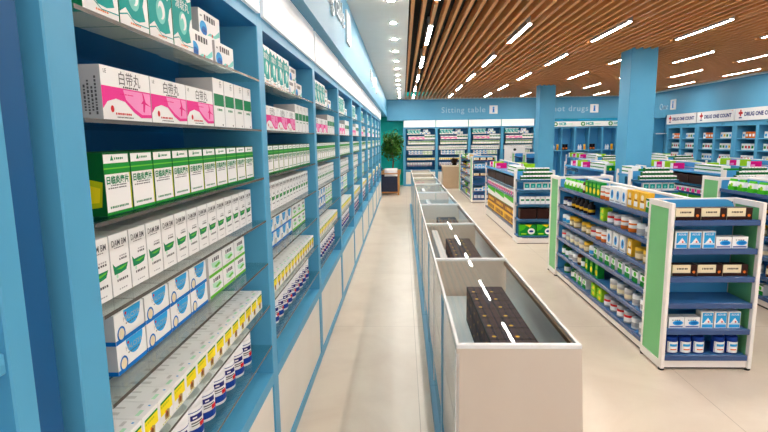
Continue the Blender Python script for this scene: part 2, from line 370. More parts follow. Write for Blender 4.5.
def p_green():
    w, h = 0.108, 0.14; m = carton(w, 0.14, h, PC['dgreen'], top=PC['dgreen'], left=PC['dgreen'])
    x = w / 2
    m.fr(-x + 0.002, x - 0.005, 0.002, h - 0.004, WHITEP); m.fr(-x, x, 0.092, 0.116, PC['green'], 0.0006); m.fr(-x, x, 0.103, 0.106, PC['lgreen'], 0.0008); m.fr(-x, x, 0.0, 0.007, PC['green'], 0.0006)
    m.fr(x - 0.005, x, 0.0, 0.092, PC['olive'], 0.0005)
    m.ft('日临炎康片', -0.002, 0.077, 0.019, PC['mgreen'], 0.001, bold=0.0006); m.dash(-0.03, 0.035, 0.066, 0.003, PC['ink'], 9); m.dash(-0.042, 0.035, 0.06, 0.003, PC['ink'], 9)
    m.dash(-0.04, 0.038, 0.017, 0.005, PC['mgreen'], 11); m.dash(-0.01, 0.03, 0.126, 0.005, PC['mgreen'], 5)
    m.fp([(-0.026, 0.122), (-0.012, 0.122), (-0.019, 0.134)], PC['mgreen'], 0.0006)
    s = -x - 0.0005
    m.poly([(s, -0.06, 0.02), (s, -0.02, 0.015), (s, -0.0, 0.05), (s, -0.02, 0.085), (s, -0.066, 0.075)], PC['olive']); m.poly([(s - 0.0002, -0.055, 0.03), (s - 0.0002, -0.03, 0.028), (s - 0.0002, -0.015, 0.05), (s - 0.0002, -0.03, 0.07), (s - 0.0002, -0.06, 0.062)], PC['yellow'])
    return m.mesh('herbal_box')
def p_tube():
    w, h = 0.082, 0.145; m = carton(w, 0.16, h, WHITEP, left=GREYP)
    x = w / 2
    m.ft('DAM BM', 0, 0.123, 0.021, PC['ink'], sx=0.8, bold=0.0001); m.dash(-0.02, 0.02, 0.112, 0.002, PC['ink'], 6)
    m.fp([(-x * 0.8, 0.078), (-x * 0.55, 0.068), (0, 0.069), (x * 0.8, 0.069), (x * 0.55, 0.053), (0, 0.05), (-x * 0.7, 0.05)], PC['mgreen']); m.fp([(-x * 0.5, 0.062), (0.01, 0.064), (x * 0.7, 0.066), (x * 0.5, 0.062), (0, 0.058)], PC['lgreen'], 0.0007)
    m.dash(-0.002, 0.03, 0.09, 0.004, PC['grey'], 4); m.dash(-0.004, 0.03, 0.083, 0.005, PC['ink'], 4); m.dash(-0.02, 0.028, 0.034, 0.006, PC['ink'], 6); m.dash(-0.014, 0.022, 0.012, 0.003, PC['grey'], 4)
    m.fe(-0.018, 0.045, 0.004, 0.005, PC['mint'])
    m.fr(-x, -x + 0.0012, 0, h, PC['grey'])
    return m.mesh('ointment_box')
def p_capsule(a, b_, c, name, n):
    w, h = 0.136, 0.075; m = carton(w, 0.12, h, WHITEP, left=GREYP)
    x = w / 2
    m.fr(-x, x, 0.0, 0.011, a)
    m.fp([(x * 0.02 + 0.04 * math.cos(t) * 1.0 + 0.012, h + 0.036 * math.sin(t) * 1.25) for t in [PI + k * PI / 12 for k in range(13)]], b_, 0.0005)
    m.ft(n, 0.008, 0.053, 0.018, c, 0.0008); m.dash(-0.02, 0.035, 0.04, 0.003, PC['ink'], 6)
    m.fe(-x * 0.62, 0.022, 0.018, 0.019, a, 0.0006); m.fe(-x * 0.62, 0.022, 0.013, 0.014, PC['cream'], 0.0008); m.fe(-0.018, 0.066, 0.004, 0.004, PC['red'], 0.001)
    s = -x - 0.0005; m.poly([(s, 0.06, 0), (s, -0.06, 0), (s, -0.06, 0.011), (s, 0.06, 0.011)], a)
    for k in range(3): m.poly([(s, 0.0 - k * 0.012, 0.03), (s, -0.006 - k * 0.012, 0.03), (s, -0.006 - k * 0.012, 0.06), (s, 0.0 - k * 0.012, 0.06)], PC['ink'])
    return m.mesh(name)
def p_granule():
    w, h = 0.132, 0.075; m = carton(w, 0.12, h, WHITEP, left=GREYP)
    x = w / 2
    m.fr(-x, x, 0.0, 0.011, PC['lgreen']); m.fp([(-x * 0.6, 0.05), (x * 0.6, 0.045), (x * 0.8, 0.03), (x * 0.1, 0.022), (-x * 0.5, 0.034)], PC['mint']); m.fp([(-x * 0.2, 0.033), (x * 0.5, 0.04), (x * 0.7, 0.032), (x * 0.1, 0.026)], PC['lgreen'], 0.0006)
    m.dash(-x * 0.45, x * 0.6, 0.058, 0.014, PC['ink'], 4); m.dash(-x * 0.4, x * 0.5, 0.019, 0.003, PC['grey'], 6)
    return m.mesh('granule_box')
def p_yellow():
    w, h = 0.08, 0.08; m = carton(w, 0.2, h, WHITEP, left=WHITEP)
    x = w / 2
    m.fr(-x + 0.008, x - 0.004, 0.03, 0.062, PC['yellow']); m.fr(-x + 0.01, x - 0.004, 0.062, 0.068, PC['green'], 0.0006); m.fp([(-0.01, 0.01), (0.014, 0.008), (0.018, 0.03), (0.004, 0.036), (-0.012, 0.026)], PC['khaki'], 0.0008); m.fe(0.002, 0.022, 0.007, 0.008, PC['brown'], 0.001); m.fe(-0.004, 0.032, 0.004, 0.004, PC['orange'], 0.0012)
    m.dash(-0.028, 0.02, 0.054, 0.006, PC['olive'], 5, 0.0009); m.dash(-0.026, 0.024, 0.005, 0.003, PC['olive'], 5)
    t = h + 0.0005
    m.poly([(-0.028, -0.085, t), (0.0, -0.085, t), (0.0, -0.075, t), (-0.028, -0.075, t)], PC['mint']); m.poly([(0.008, -0.07, t), (0.03, -0.07, t), (0.03, -0.06, t), (0.008, -0.06, t)], PALE); m.poly([(0.02, -0.09, t), (0.026, -0.09, t), (0.026, -0.084, t), (0.02, -0.084, t)], PC['sky'])
    m.poly([(-0.026, -0.03, t), (-0.012, -0.03, t), (-0.012, 0.03, t), (-0.026, 0.03, t)], PALE); m.poly([(0.006, -0.03, t), (0.014, -0.03, t), (0.014, 0.0, t), (0.006, 0.0, t)], PALE)
    return m.mesh('plaster_box')
# supplement bottle: body, cap, label wrapped round the front
def label_bands(m, r, n=16):
    q = lambda a, z, e=0.0006: ((r + e) * math.sin(a), -(r + e) * math.cos(a), z)
    def patch(a0, a1, z0, z1, c, e=0.0006, k=6):
        for i in range(k):
            t0 = a0 + (a1 - a0) * i / k; t1 = a0 + (a1 - a0) * (i + 1) / k
            m.poly([q(t0, z0, e), q(t1, z0, e), q(t1, z1, e), q(t0, z1, e)], c)
    patch(-PI, PI, 0.012, 0.034, PC['royal'], k=20)
    patch(-PI, PI, 0.085, 0.0875, PC['royal'], k=20)
    patch(-0.45, 0.5, 0.062, 0.078, PC['navy'], 0.001); patch(-0.3, 0.0, 0.067, 0.072, WHITEP, 0.0014)
    patch(-0.4, 0.45, 0.052, 0.056, PC['ink'], 0.001); patch(0.2, 0.7, 0.036, 0.05, PC['red'], 0.001); patch(-0.4, 0.3, 0.045, 0.048, PC['ink'], 0.001)
BODY = [(0.042, 0), (0.047, 0.003), (0.047, 0.09), (0.043, 0.098)]
CAPP = [(0.045, 0.098), (0.047, 0.1), (0.047, 0.126), (0.044, 0.13)]
m = MB(); m.lathe(0, 0, BODY, CAPW, 20); bot_body = m.mesh('body')
m = MB(); m.lathe(0, 0, CAPP, CAPW, 20); bot_cap = m.mesh('cap')
m = MB(); label_bands(m, 0.047); bot_label = m.mesh('label')
m = MB(); m.lathe(0, 0, BODY + CAPP, CAPW, 20); label_bands(m, 0.047); bot_all = m.mesh('supplement_bottle')

KIND = {  # name: (mesh, object name, words, category)
    'teal': (p_teal(), 'medicine_carton', 'tall teal and white box', 'medicine box'),
    'lblue': (p_lightblue(), 'remedy_box', 'flat white box with blue swirl', 'medicine box'),
    'pink': (p_pink(), 'pill_box', 'white box with pink wave', 'medicine box'),
    'wgreen': (p_whitegreen(), 'tablet_box', 'white box with green square', 'medicine box'),
    'green': (p_green(), 'herbal_box', 'white box with green band', 'medicine box'),
    'tube': (p_tube(), 'ointment_box', 'narrow white box with green leaf', 'medicine box'),
    'blue': (p_capsule(PC['blue'], PC['sky'], PC['grey'], 'capsule_box', 'HALCSYA'), 'capsule_box', 'blue and white box', 'medicine box'),
    'lgreen': (p_granule(), 'granule_box', 'lime and white box', 'medicine box'),
    'yellow': (p_yellow(), 'plaster_box', 'white box with yellow front', 'medicine box'),
    'bottle': (bot_all, 'supplement_bottle', 'white blue-labelled bottle', 'bottle')}
SZ = [1.915, 1.70, 1.488, 1.293, 1.094, 0.893, 0.695]
# offset of each item along a bay, depth of its centre behind the front plane, height above the shelf
def bay_items():
    it = []
    for k in range(4): it.append(('teal', 0, 0.14 + 0.141 * k, 0.075, 0, 'teal boxes'))
    for k, (o, z, d) in enumerate(((0.725, 0, 0.085), (0.945, 0, 0.085), (0.85, 0.088, 0.1))): it.append(('lblue', 0, o, d, z, 'x'))
    for k in range(3): it.append(('pink', 1, 0.237 + 0.223 * k, 0.1, 0, 'x'))
    for k in range(4): it.append(('wgreen', 1, 0.856 + 0.113 * k, 0.1, 0, 'x'))
    for k in range(10): it.append(('green', 2, 0.152 + 0.1128 * k, 0.1, 0, 'x'))
    for k in range(14): it.append(('tube', 3, 0.08 + 0.0848 * k, 0.13, 0, 'x'))
    for z in (0, 0.075):
        for k in range(4): it.append(('blue', 4, 0.2 + 0.143 * k, 0.12, z, 'x'))
        for k in range(3): it.append(('lgreen', 4, 0.788 + 0.138 * k, 0.12, z, 'x'))
    for k in range(14): it.append(('yellow', 5, 0.11 + 0.083 * k, 0.125, 0, 'x'))
    for k in range(10): it.append(('bottle', 6, 0.1 + 0.108 * k, 0.09, 0, 'x'))
    return it
SHN = ['top', 'second', 'third', 'fourth', 'fifth', 'sixth', 'lowest']
def stock(place, rz, scale, bayname, group, detail, skip=lambda kd, sh, n: False):
    cnt = {}
    for kd, sh, o, d, z, _ in bay_items():
        me, nm, words, cat = KIND[kd]
        key = (kd, z) if kd in ('blue', 'lgreen') else kd
        n = cnt.get(key, 0); cnt[key] = n + 1
        if skip(kd, sh, n): continue
        if kd == 'lblue': w = ['lower left', 'lower right', 'topmost'][n] + ' '
        elif kd in ('blue', 'lgreen'): w = ('upper ' if z else 'lower ') + ORD[n] + ' '
        else: w = ORD[n] + ' '
        lab = '%s%s on %s shelf of %s' % (w, words, SHN[sh], bayname)
        p = place(o, d, SZ[sh] + 0.001 + (0.0005 if z else 0), z)
        g = '%s on the %s' % (cat + ('es' if cat.endswith('x') else 's'), group)
        if kd == 'bottle' and detail:
            t = thing(nm, lab, cat, p, rz, g); t.rotation_euler[2] = rz - 0.5 + random.uniform(-0.12, 0.12)
            link('body', bot_body, t); link('cap', bot_cap, t); link('label', bot_label, t); t.scale = (scale * 1.08, scale * 1.08, scale * 1.12)
        else:
            ob = tag(link(nm, me, None, p, rz - (0.5 if kd == 'bottle' and rz else 0)), lab, cat, g); ob.scale = (scale * 1.08, scale * 1.08, 1.12) if kd == 'bottle' and scale == 1.0 else (scale, scale, 1.0 if scale == 1.0 else 0.94)

# ------------------------------------------------------------------ left wall shelving
XS = -0.625; PITCH = 1.365; Y0 = 0.995; POST = 0.09; DEEP = 0.375
def shelf_meshes(pitch):
    P = {}
    c = pitch - POST        # clear width; local frame: front faces -Y at y=0, bay runs along +X from 0
    m = MB(); m.cbox(-POST, 0, 0, DEEP, 0, 2.2, BLUE, 0.003); P['post'] = m.mesh('post')
    m = MB(); m.box(0, c, DEEP - 0.02, DEEP, 0.555, 2.2, BLUE_SHADED); P['back_panel'] = m.mesh('back_panel')
    m = MB(); m.box(0, c, 0.0, DEEP - 0.02, 2.14, 2.2, BLUE, bottom=BLUE_SHADED); P['top_rail'] = m.mesh('top_rail')
    m = MB(); m.box(0.002, c - 0.002, 0.0, DEEP - 0.021, -0.009, 0, GLASS, front=GEDGE); P['glass_shelf'] = m.mesh('glass_shelf')
    m = MB(); m.cbox(-POST + 0.062, c - 0.006, -0.018, -0.001, 2.19, 2.408, SIGNLIT, 0.002); P['sign_panel'] = m.mesh('sign_panel')
    if pitch == PITCH: m = MB(); m.box(-POST, c, 0.0, 0.04, 2.2005, 2.408, BLUE); P['header_post'] = m.mesh('header_board')
    m = MB(); m.box(0, c, 0.0, DEEP - 0.02, 0.5, 0.555, BLUE); m.box(0, c, 0.03, DEEP - 0.02, 0.06, 0.5, BLUE); m.box(0, c, 0.0, 0.03, 0.0, 0.06, BLUE); P['base_cabinet'] = m.mesh('base_cabinet')
    m = MB(); m.cbox(0.006, c - 0.006, 0.006, 0.03, 0.064, 0.498, CREAM, 0.002); P['door'] = m.mesh('door')
    return P
PL = shelf_meshes(PITCH)
BAYN = ['nearest left-wall bay'] + ['%s left-wall bay' % ORD[k] for k in range(1, 11)]
def shelving(P, loc, rz, label, group, last, pitch, cz=SZ):
    t = thing('shelving_unit', label, 'shelving unit', loc, rz, group)
    link('post', P['post'], t)
    if 'header_post' in P: link('header_board', P['header_post'], t)
    if last: link('post', P['post'], t, (pitch, 0, 0))
    for k in ('back_panel', 'top_rail', 'sign_panel'): link(k, P[k], t)
    if label.endswith('nearest the camera'):
        m = MB(); m.cbox(-0.136, -POST - 0.0005, 0, DEEP, 0, 2.2, BLUE, 0.003); m.build('end_panel', t)
    bc = link('base_cabinet', P['base_cabinet'], t); link('door', P['door'], bc)
    for z in cz: link('glass_shelf', P['glass_shelf'], t, (0, 0, z))
    return t
NB = 10
for i in range(NB):
    y = Y0 + PITCH * i
    shelving(PL, (XS, y, 0), R90, 'blue medicine shelving with lit white header, %s along the left aisle' % ('nearest the camera' if i == 0 else ORD[i] + ' bay'), 'shelving units along the left wall', i == NB - 1, PITCH)
    stock(lambda o, d, sz, z: (XS - d, y + o, sz + z), R90, 1.0, BAYN[i], 'left wall shelves', i < 3,
          skip=lambda kd, sh, n: False)
# neighbouring blue cabinet at the left edge of the frame
t = thing('display_cabinet', 'plain blue shelf cabinet cut off by the left photo edge', 'cabinet', (XS, 0.79, 0), R90)
m = MB(); m.cbox(-0.05, 0, 0, 0.38, 0, 2.37, BLUE, 0.003); m.build('post', t)
m = MB(); m.cbox(-1.35, -1.3, 0, 0.38, 0, 2.37, BLUE, 0.003); m.build('post', t)
m = MB(); m.box(-1.3, -0.05, 0.34, 0.36, 0.06, 2.35, BLUE_SHADED); m.build('back_panel', t)
m = MB(); m.box(0.0, 0.068, 0.011, 0.38, 0, 2.37, mat('gap_shade_blue', (0, 84, 138), 0.5)); m.build('gap_shade_panel', t)  # added dark panel standing for the shade in the gap between units
for z in (0.06, 0.7, 1.325, 1.9, 2.32):
    m = MB(); m.cbox(-1.3, -0.05, 0.005, 0.34, z - 0.035, z, BLUE, 0.003); m.build('shelf', t)

# ------------------------------------------------------------------ back wall shelving (bay pitch 1.13)
KB = 1.13 / PITCH
PB = shelf_meshes(1.13)
for nm in ('sign_panel',):
    m = MB(); m.cbox(-POST + 0.03, 1.13 - POST - 0.0, 0.004, 0.05, 2.05, 2.28, SIGNLIT, 0.002); PB[nm] = m.mesh('sign_panel')
m = MB(); m.cbox(-POST, 0, 0, DEEP, 0, 2.05, BLUE, 0.003); PB['post'] = m.mesh('post')
m = MB(); m.box(0, 1.04, DEEP - 0.02, DEEP, 0.555, 2.05, BLUE_SHADED); PB['back_panel'] = m.mesh('back_panel')
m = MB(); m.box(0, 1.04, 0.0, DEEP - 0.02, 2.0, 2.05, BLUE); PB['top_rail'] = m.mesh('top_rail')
BSZ = [1.8, 1.625, 1.45, 1.265, 1.09, 0.91, 0.70]
BNM = ['leftmost', 'second', 'third', 'rightmost']
SZ_SAVE = SZ[:]
for i in range(4):
    x = 0.10 + 1.13 * i
    shelving(PB, (x, YB, 0), 0, 'blue medicine shelving with lit white header on the back wall, %s of four' % BNM[i], 'shelving units on the back wall', i == 3, 1.13, BSZ)
    SZ[:] = BSZ
    stock(lambda o, d, sz, z: (x + o * KB, YB + d, sz + z * 0.94), 0, KB, '%s back-wall bay' % BNM[i], 'back wall shelves', False,
          skip=lambda kd, sh, n: (i >= 2 and sh >= 5) or (i == 3 and sh == 4 and kd == 'blue'))
    SZ[:] = SZ_SAVE

# ------------------------------------------------------------------ glass counters
CX0, CX1, CZ, CL = 0.193, 0.65, 0.895, 1.36
def counter_meshes(fn='grey', fc=(218, 226, 228)):
    P = {}; w = CX1 - CX0; F = 0.018
    m = MB(); m.box(0.012, w, 0.02, CL - 0.02, 0.06, 0.6, WHITE)
    for q in ([(w, 0.02, 0.06), (w + 0.042, 0.02, 0.06), (w + 0.012, 0.02, 0.6), (w, 0.02, 0.6)], [(w, CL - 0.02, 0.6), (w + 0.012, CL - 0.02, 0.6), (w + 0.042, CL - 0.02, 0.06), (w, CL - 0.02, 0.06)], [(w + 0.042, 0.02, 0.06), (w + 0.042, CL - 0.02, 0.06), (w + 0.012, CL - 0.02, 0.6), (w + 0.012, 0.02, 0.6)], [(w, 0.02, 0.6), (w + 0.012, 0.02, 0.6), (w + 0.012, CL - 0.02, 0.6), (w, CL - 0.02, 0.6)], [(w, 0.02, 0.06), (w, CL - 0.02, 0.06), (w + 0.042, CL - 0.02, 0.06), (w + 0.042, 0.02, 0.06)]): m.poly(q, WHITE)
    m.box(0.012, w - 0.012, 0.02, CL - 0.02, 0.6, 0.66, mat('case_floor_' + fn, fc, 0.35)); P['body'] = m.mesh('body')
    m = MB(); m.box(-0.025, 0.012, 0, CL, 0, 0.045, BLUE); m.box(0.012, w, 0.01, CL - 0.01, 0, 0.06, BLUE); P['plinth'] = m.mesh('plinth')
    m = MB(); q = [(0.013, 0.061), (w + 0.044, 0.061), (w, CZ - 0.0145), (0.0, CZ - 0.0145), (0.0, 0.077), (0.013, 0.077)]
    m.poly([(x, 0.0, z) for x, z in q], BEIGE); m.poly([(x, 0.0195, z) for x, z in q[::-1]], BEIGE)
    for k in range(6): u, v = q[k], q[(k + 1) % 6]; m.poly([(u[0], 0, u[1]), (u[0], 0.0195, u[1]), (v[0], 0.0195, v[1]), (v[0], 0, v[1])], BEIGE)
    P['end_panel'] = m.mesh('end_panel')
    m = MB()
    m.cbox(0, w, -0.004, 0.016, CZ - 0.014, CZ + 0.004, WHITE, 0.003)
    m.cbox(0, 0.012, 0.016, CL - 0.004, CZ - 0.03, CZ, WHITE, 0.002); m.cbox(w - 0.014, w, 0.016, CL - 0.004, CZ - 0.03, CZ, WHITE, 0.002); P['frame'] = m.mesh('frame')
    m = MB(); m.box(w - 0.024, w - 0.0145, 0.022, CL - 0.022, CZ - 0.03, CZ - 0.012, mat('bronze_rail', (120, 92, 66), 0.35)); P['rail'] = m.mesh('rail')
    m = MB(); m.box(w - 0.01, w - 0.002, 0.03, CL - 0.03, 0.661, CZ - 0.032, mat('frosted_pane', (246, 249, 248), 0.3)); P['frosted_side'] = m.mesh('frosted_side')
    m = MB(); m.box(0.012, w - 0.014, 0.017, CL - 0.005, CZ - 0.008, CZ - 0.001, CGLASS); P['glass_top'] = m.mesh('glass_top')
    m = MB(); m.box(0.0, 0.006, 0.03, CL - 0.03, 0.08, CZ - 0.032, SGLASS); P['side_glass'] = m.mesh('side_glass')
    m = MB(); m.box(-0.002, 0.011, CL / 2 - 0.05, CL / 2 + 0.05, 0.08, CZ - 0.032, BLUE); P['stile'] = m.mesh('stile')
    m = MB(); m.box(-0.002, 0.011, 0.0, 0.03, 0.08, CZ - 0.032, WHITE); P['corner_post'] = m.mesh('corner_post')
    return P
PCN = counter_meshes(); PCB = counter_meshes('blue', (150, 204, 236)); PCW = counter_meshes('white', (246, 248, 250))
COUNTN = ['nearest'] + ORD[1:7] + ['farthest']
case_floor = 0.661
for i in range(8):
    y = 1.795 + i * (CL + 0.004)
    t = thing('display_counter', 'white glass-topped display counter, %s of the row beside the aisle' % COUNTN[i], 'counter', (CX0, y, 0), 0, 'display counters in a row')
    for k in PCN:
        if k == 'body': link(k, (PCN if i < 3 else PCB if i < 5 else PCW)[k], t); continue
        if k in ('end_panel',): link('end_panel', PCN[k], t); continue
        link(k, PCN[k], t)
    if i == 7: link('end_panel', PCN['end_panel'], t, (0, CL - 0.022, 0))
# stock in the counters
def p_purple():
    w, d, h = 0.093, 0.12, 0.19; m = carton(w, d, h, PC['purple2']); t = h + 0.0004
    x = w / 2
    for sx in (-0.023, 0.023):
        for sy in (-0.029, 0.029):
            m.poly([(sx - 0.017, sy - 0.021, t), (sx + 0.017, sy - 0.021, t), (sx + 0.017, sy + 0.021, t), (sx - 0.017, sy + 0.021, t)], PC['purple'])
            m.poly([(sx - 0.008, sy - 0.01, t + 0.0003), (sx + 0.01, sy - 0.01, t + 0.0003), (sx + 0.01, sy + 0.012, t + 0.0003), (sx - 0.008, sy + 0.012, t + 0.0003)], PC['dkbrown'])
    n = 10; m.poly([(-0.023 + 0.009 * math.cos(2 * PI * k / n), -0.036 + 0.009 * math.sin(2 * PI * k / n), t + 0.0006) for k in range(n)], PC['gold'])
    s = -x - 0.0004
    for z in (0.012, 0.07, 0.128): m.poly([(s, 0.05, z), (s, -0.05, z), (s, -0.05, z + 0.05), (s, 0.05, z + 0.05)], PC['purple']); m.poly([(s - 0.0003, 0.006, z + 0.012), (s - 0.0003, -0.004, z + 0.012), (s - 0.0003, -0.004, z + 0.024), (s - 0.0003, 0.006, z + 0.024)], PC['gold'])
    return m.mesh('tonic_box')
purple = p_purple()
for i, (ya, rows) in enumerate(((1.9, 7), (3.2, 7), (4.58, 5))):
    for r in range(rows):
        for c in range(2):
            tag(link('tonic_box', purple, None, (0.388 + 0.0945 * c, ya + 0.0 + r * 0.1225 + 0.06 * (i > 0), case_floor)), 'dark purple box in the %s glass counter, row %s from front, %s column' % (COUNTN[i], ORD[r], ['left', 'right'][c]), 'medicine box', 'purple boxes in the glass counters')
for i, (y0, y1) in ((1, (0.12, 1.3)), (3, (0.2, 0.9)), (4, (0.2, 1.1))):
    m = MB(); m.cbox(0.0, 0.05, y0, y1, 0, 0.185, WHITE, 0.003)  # made-up white box in place of a bright strip under the glass
    tag(m.build('bright_strip_box', None, (0.25 + (i > 1) * 0.05, 1.795 + i * (CL + 0.004), case_floor)), 'long narrow white box standing in for a bright strip in the %s glass counter' % COUNTN[i], 'box', 'white boxes standing in for bright strips')
m = MB(); m.box(0, 0.2, 0, 0.8, 0, 0.02, PC['sky']); m.box(0.02, 0.18, 0.02, 0.78, 0.02, 0.028, mat('tray_liner', (150, 190, 214), 0.5))
tag(m.build('display_tray', None, (0.41, 1.795 + 3 * (CL + 0.004) + 0.25, case_floor)), 'light blue tray inside the fourth glass counter', 'tray')
tb = carton(0.1, 0.14, 0.1, WHITEP); tb.fr(-0.04, 0.04, 0.02, 0.08, PC['grey']); whitebox = tb.mesh('supply_box')
yb = carton(0.055, 0.1, 0.12, PC['yellow']); yb.fr(-0.02, 0.02, 0.02, 0.06, PC['black']); yellowbox = yb.mesh('supply_box')
for i in (5, 6, 7):
    for r in range(3):
        for c in range(3):
            tag(link('supply_box', whitebox, None, (0.27 + 0.12 * c, 1.795 + i * (CL + 0.004) + 0.3 + 0.25 * r, case_floor)), 'white box in the %s glass counter, row %s from front, %s from left' % (COUNTN[i], ORD[r], ORD[c]), 'box', 'white boxes in the far counters')
for c in range(5):
    tag(link('cough_drop_box', yellowbox, None, (0.26 + 0.068 * c, 1.795 + 6 * (CL + 0.004) + 1.15, case_floor)), 'yellow and black box in the seventh glass counter, %s from left' % ORD[c], 'box', 'yellow boxes in a far counter')

# ------------------------------------------------------------------ gondolas
def lpart(prof, mats_, n=14):
    m = MB(); m.lathe(0, 0, prof, mats_, n); return m
def band_front(m, r, z0, z1, a, c, e=0.0006):
    k = 5
    for i in range(k):
        t0 = -a + 2 * a * i / k; t1 = -a + 2 * a * (i + 1) / k
        m.poly([((r + e) * math.sin(t0), -(r + e) * math.cos(t0), z0), ((r + e) * math.sin(t1), -(r + e) * math.cos(t1), z0), ((r + e) * math.sin(t1), -(r + e) * math.cos(t1), z1), ((r + e) * math.sin(t0), -(r + e) * math.cos(t0), z1)], c)
def g_pouch():
    m = MB(); w, d, h = 0.1, 0.05, 0.115
    pr = [(-w / 2, 0.0, d * 0.5), (-w * 0.48, h * 0.3, d * 0.55), (-w * 0.46, h * 0.8, d * 0.3), (-w * 0.5, h, 0.004)]
    lv = [(0.46, 0, 0.5), (0.5, 0.35, 0.55), (0.47, 0.8, 0.3), (0.5, 1.0, 0.05)]
    for (a, z0, t0), (b_, z1, t1), c in zip(lv[:-1], lv[1:], (PC['hotgreen'], WHITEP, PC['hotgreen'])):
        A = [(-a * w, -t0 * d, z0 * h), (a * w, -t0 * d, z0 * h), (a * w, t0 * d, z0 * h), (-a * w, t0 * d, z0 * h)]
        B = [(-b_ * w, -t1 * d, z1 * h), (b_ * w, -t1 * d, z1 * h), (b_ * w, t1 * d, z1 * h), (-b_ * w, t1 * d, z1 * h)]
        for k in range(4): m.poly([A[k], A[(k + 1) % 4], B[(k + 1) % 4], B[k]], c)
    m.poly([(-0.46 * w, -0.5 * d, 0), (-0.46 * w, 0.5 * d, 0), (0.46 * w, 0.5 * d, 0), (0.46 * w, -0.5 * d, 0)], PC['hotgreen'])
    m.y = -0.56 * d; m.fe(0.012, h * 0.48, 0.018, 0.02, PC['lime'], 0.002); m.fe(-0.016, h * 0.4, 0.014, 0.014, PC['hotgreen'], 0.0016)
    return m.mesh('snack_pouch')
def g_box(w, d, h, base, decs, name, **ov):
    m = carton(w, d, h, base, **ov)
    for f in decs: f(m)
    return m.mesh(name)
def cyl(r, h, cols_, name, neck=None):
    # cols_: list of (z fraction to, material)
    prof = [(r * 0.94, 0), (r, h * 0.03)]; ms = [cols_[0][1]]
    for z, c in cols_: prof.append((r, h * z)); ms.append(c)
    if neck:
        prof += [(neck * 1.0, h * neck_z(cols_)), (neck, h)]; ms += [cols_[-1][1], DARK]
    else:
        prof.append((r * 0.92, h)); ms.append(cols_[-1][1])
    return lpart(prof, ms).mesh(name)
def neck_z(c): return min(0.99, c[-1][0] + 0.1)
GK = {}
GK['pouch'] = (g_pouch(), 'snack_pouch', 'green and white pouch', 'pouch', 0.108)
GK['amber'] = (cyl(0.033, 0.15, [(0.2, PC['amber']), (0.55, PC['cream']), (0.7, PC['amber'])], 'syrup_bottle', 0.013), 'syrup_bottle', 'brown syrup bottle', 'bottle', 0.08)
GK['juice'] = (g_box(0.085, 0.06, 0.14, PC['green'], [lambda m: m.fe(0, 0.05, 0.03, 0.03, PC['yellow']), lambda m: m.fr(-0.03, 0.03, 0.09, 0.12, PC['hotgreen']), lambda m: m.fe(-0.01, 0.1, 0.012, 0.014, PC['lime'], 0.001)], 'herbal_tea_box'), 'herbal_tea_box', 'green and yellow tea box', 'box', 0.092)
GK['otin'] = (cyl(0.046, 0.12, [(0.28, PC['orange']), (0.5, WHITEP), (0.62, PC['orange']), (0.86, WHITEP), (0.93, PC['grey'])], 'powder_tin'), 'powder_tin', 'orange and white tin', 'tin', 0.1)
GK['wblue'] = (g_box(0.1, 0.07, 0.14, WHITEP, [lambda m: m.fe(0, 0.07, 0.026, 0.04, PC['sky']), lambda m: m.fe(0, 0.075, 0.012, 0.022, PC['royal'], 0.0009), lambda m: m.fr(-0.04, 0.04, 0.008, 0.02, PC['grey'])], 'tissue_box'), 'tissue_box', 'white box with blue oval', 'box', 0.108)
GK['yel'] = (g_box(0.09, 0.07, 0.14, PC['gold'], [lambda m: m.fr(-0.03, 0.03, 0.02, 0.06, WHITEP), lambda m: m.fe(0, 0.1, 0.022, 0.022, PC['cream']), lambda m: m.fr(-0.025, 0.025, 0.065, 0.075, PC['brown'])], 'vitamin_box'), 'vitamin_box', 'golden yellow box', 'box', 0.098)
GK['tub'] = (cyl(0.042, 0.095, [(0.15, PC['purple2']), (0.6, WHITEP), (0.75, PC['navy']), (0.93, PC['purple2'])], 'cream_tub'), 'cream_tub', 'black and white tub', 'tub', 0.094)
GK['dbot'] = (cyl(0.036, 0.13, [(0.2, PC['purple2']), (0.4, PC['gold']), (0.72, PC['purple2'])], 'tonic_bottle', 0.018), 'tonic_bottle', 'dark bottle with gold label', 'bottle', 0.084)
GK['lime'] = (g_box(0.1, 0.08, 0.12, PC['lime'], [lambda m: m.fr(-0.05, 0.05, 0.058, 0.062, PC['green']), lambda m: m.fe(0.01, 0.03, 0.025, 0.018, PC['yellow']), lambda m: m.fe(0.01, 0.09, 0.025, 0.018, PC['yellow']), lambda m: m.fr(-0.04, 0.0, 0.08, 0.11, PC['hotgreen'])], 'tea_carton'), 'tea_carton', 'bright lime green box', 'box', 0.11)
GK['wjar'] = (cyl(0.042, 0.09, [(0.2, WHITEP), (0.6, PC['grey']), (0.72, WHITEP), (0.94, CAPW)], 'white_jar'), 'jar', 'small white jar', 'jar', 0.094)
GK['khaki'] = (cyl(0.044, 0.1, [(0.15, PC['khaki']), (0.55, PC['cream']), (0.75, PC['khaki']), (0.93, PC['gold'])], 'tea_tin'), 'tea_tin', 'khaki tea tin', 'tin', 0.1)
GK['bjar'] = (cyl(0.042, 0.09, [(0.15, WHITEP), (0.55, PC['sky']), (0.7, WHITEP), (0.94, CAPW)], 'blue_jar'), 'jar', 'white jar with blue label', 'jar', 0.094)
GK['gwbox'] = (g_box(0.09, 0.07, 0.105, WHITEP, [lambda m: m.fr(-0.045, 0.045, 0, 0.04, PC['green']), lambda m: m.fe(0, 0.065, 0.022, 0.02, PC['hotgreen']), lambda m: m.fr(-0.045, 0.045, 0.09, 0.105, PC['dgreen'])], 'wellness_box'), 'wellness_box', 'green and white box', 'box', 0.098)
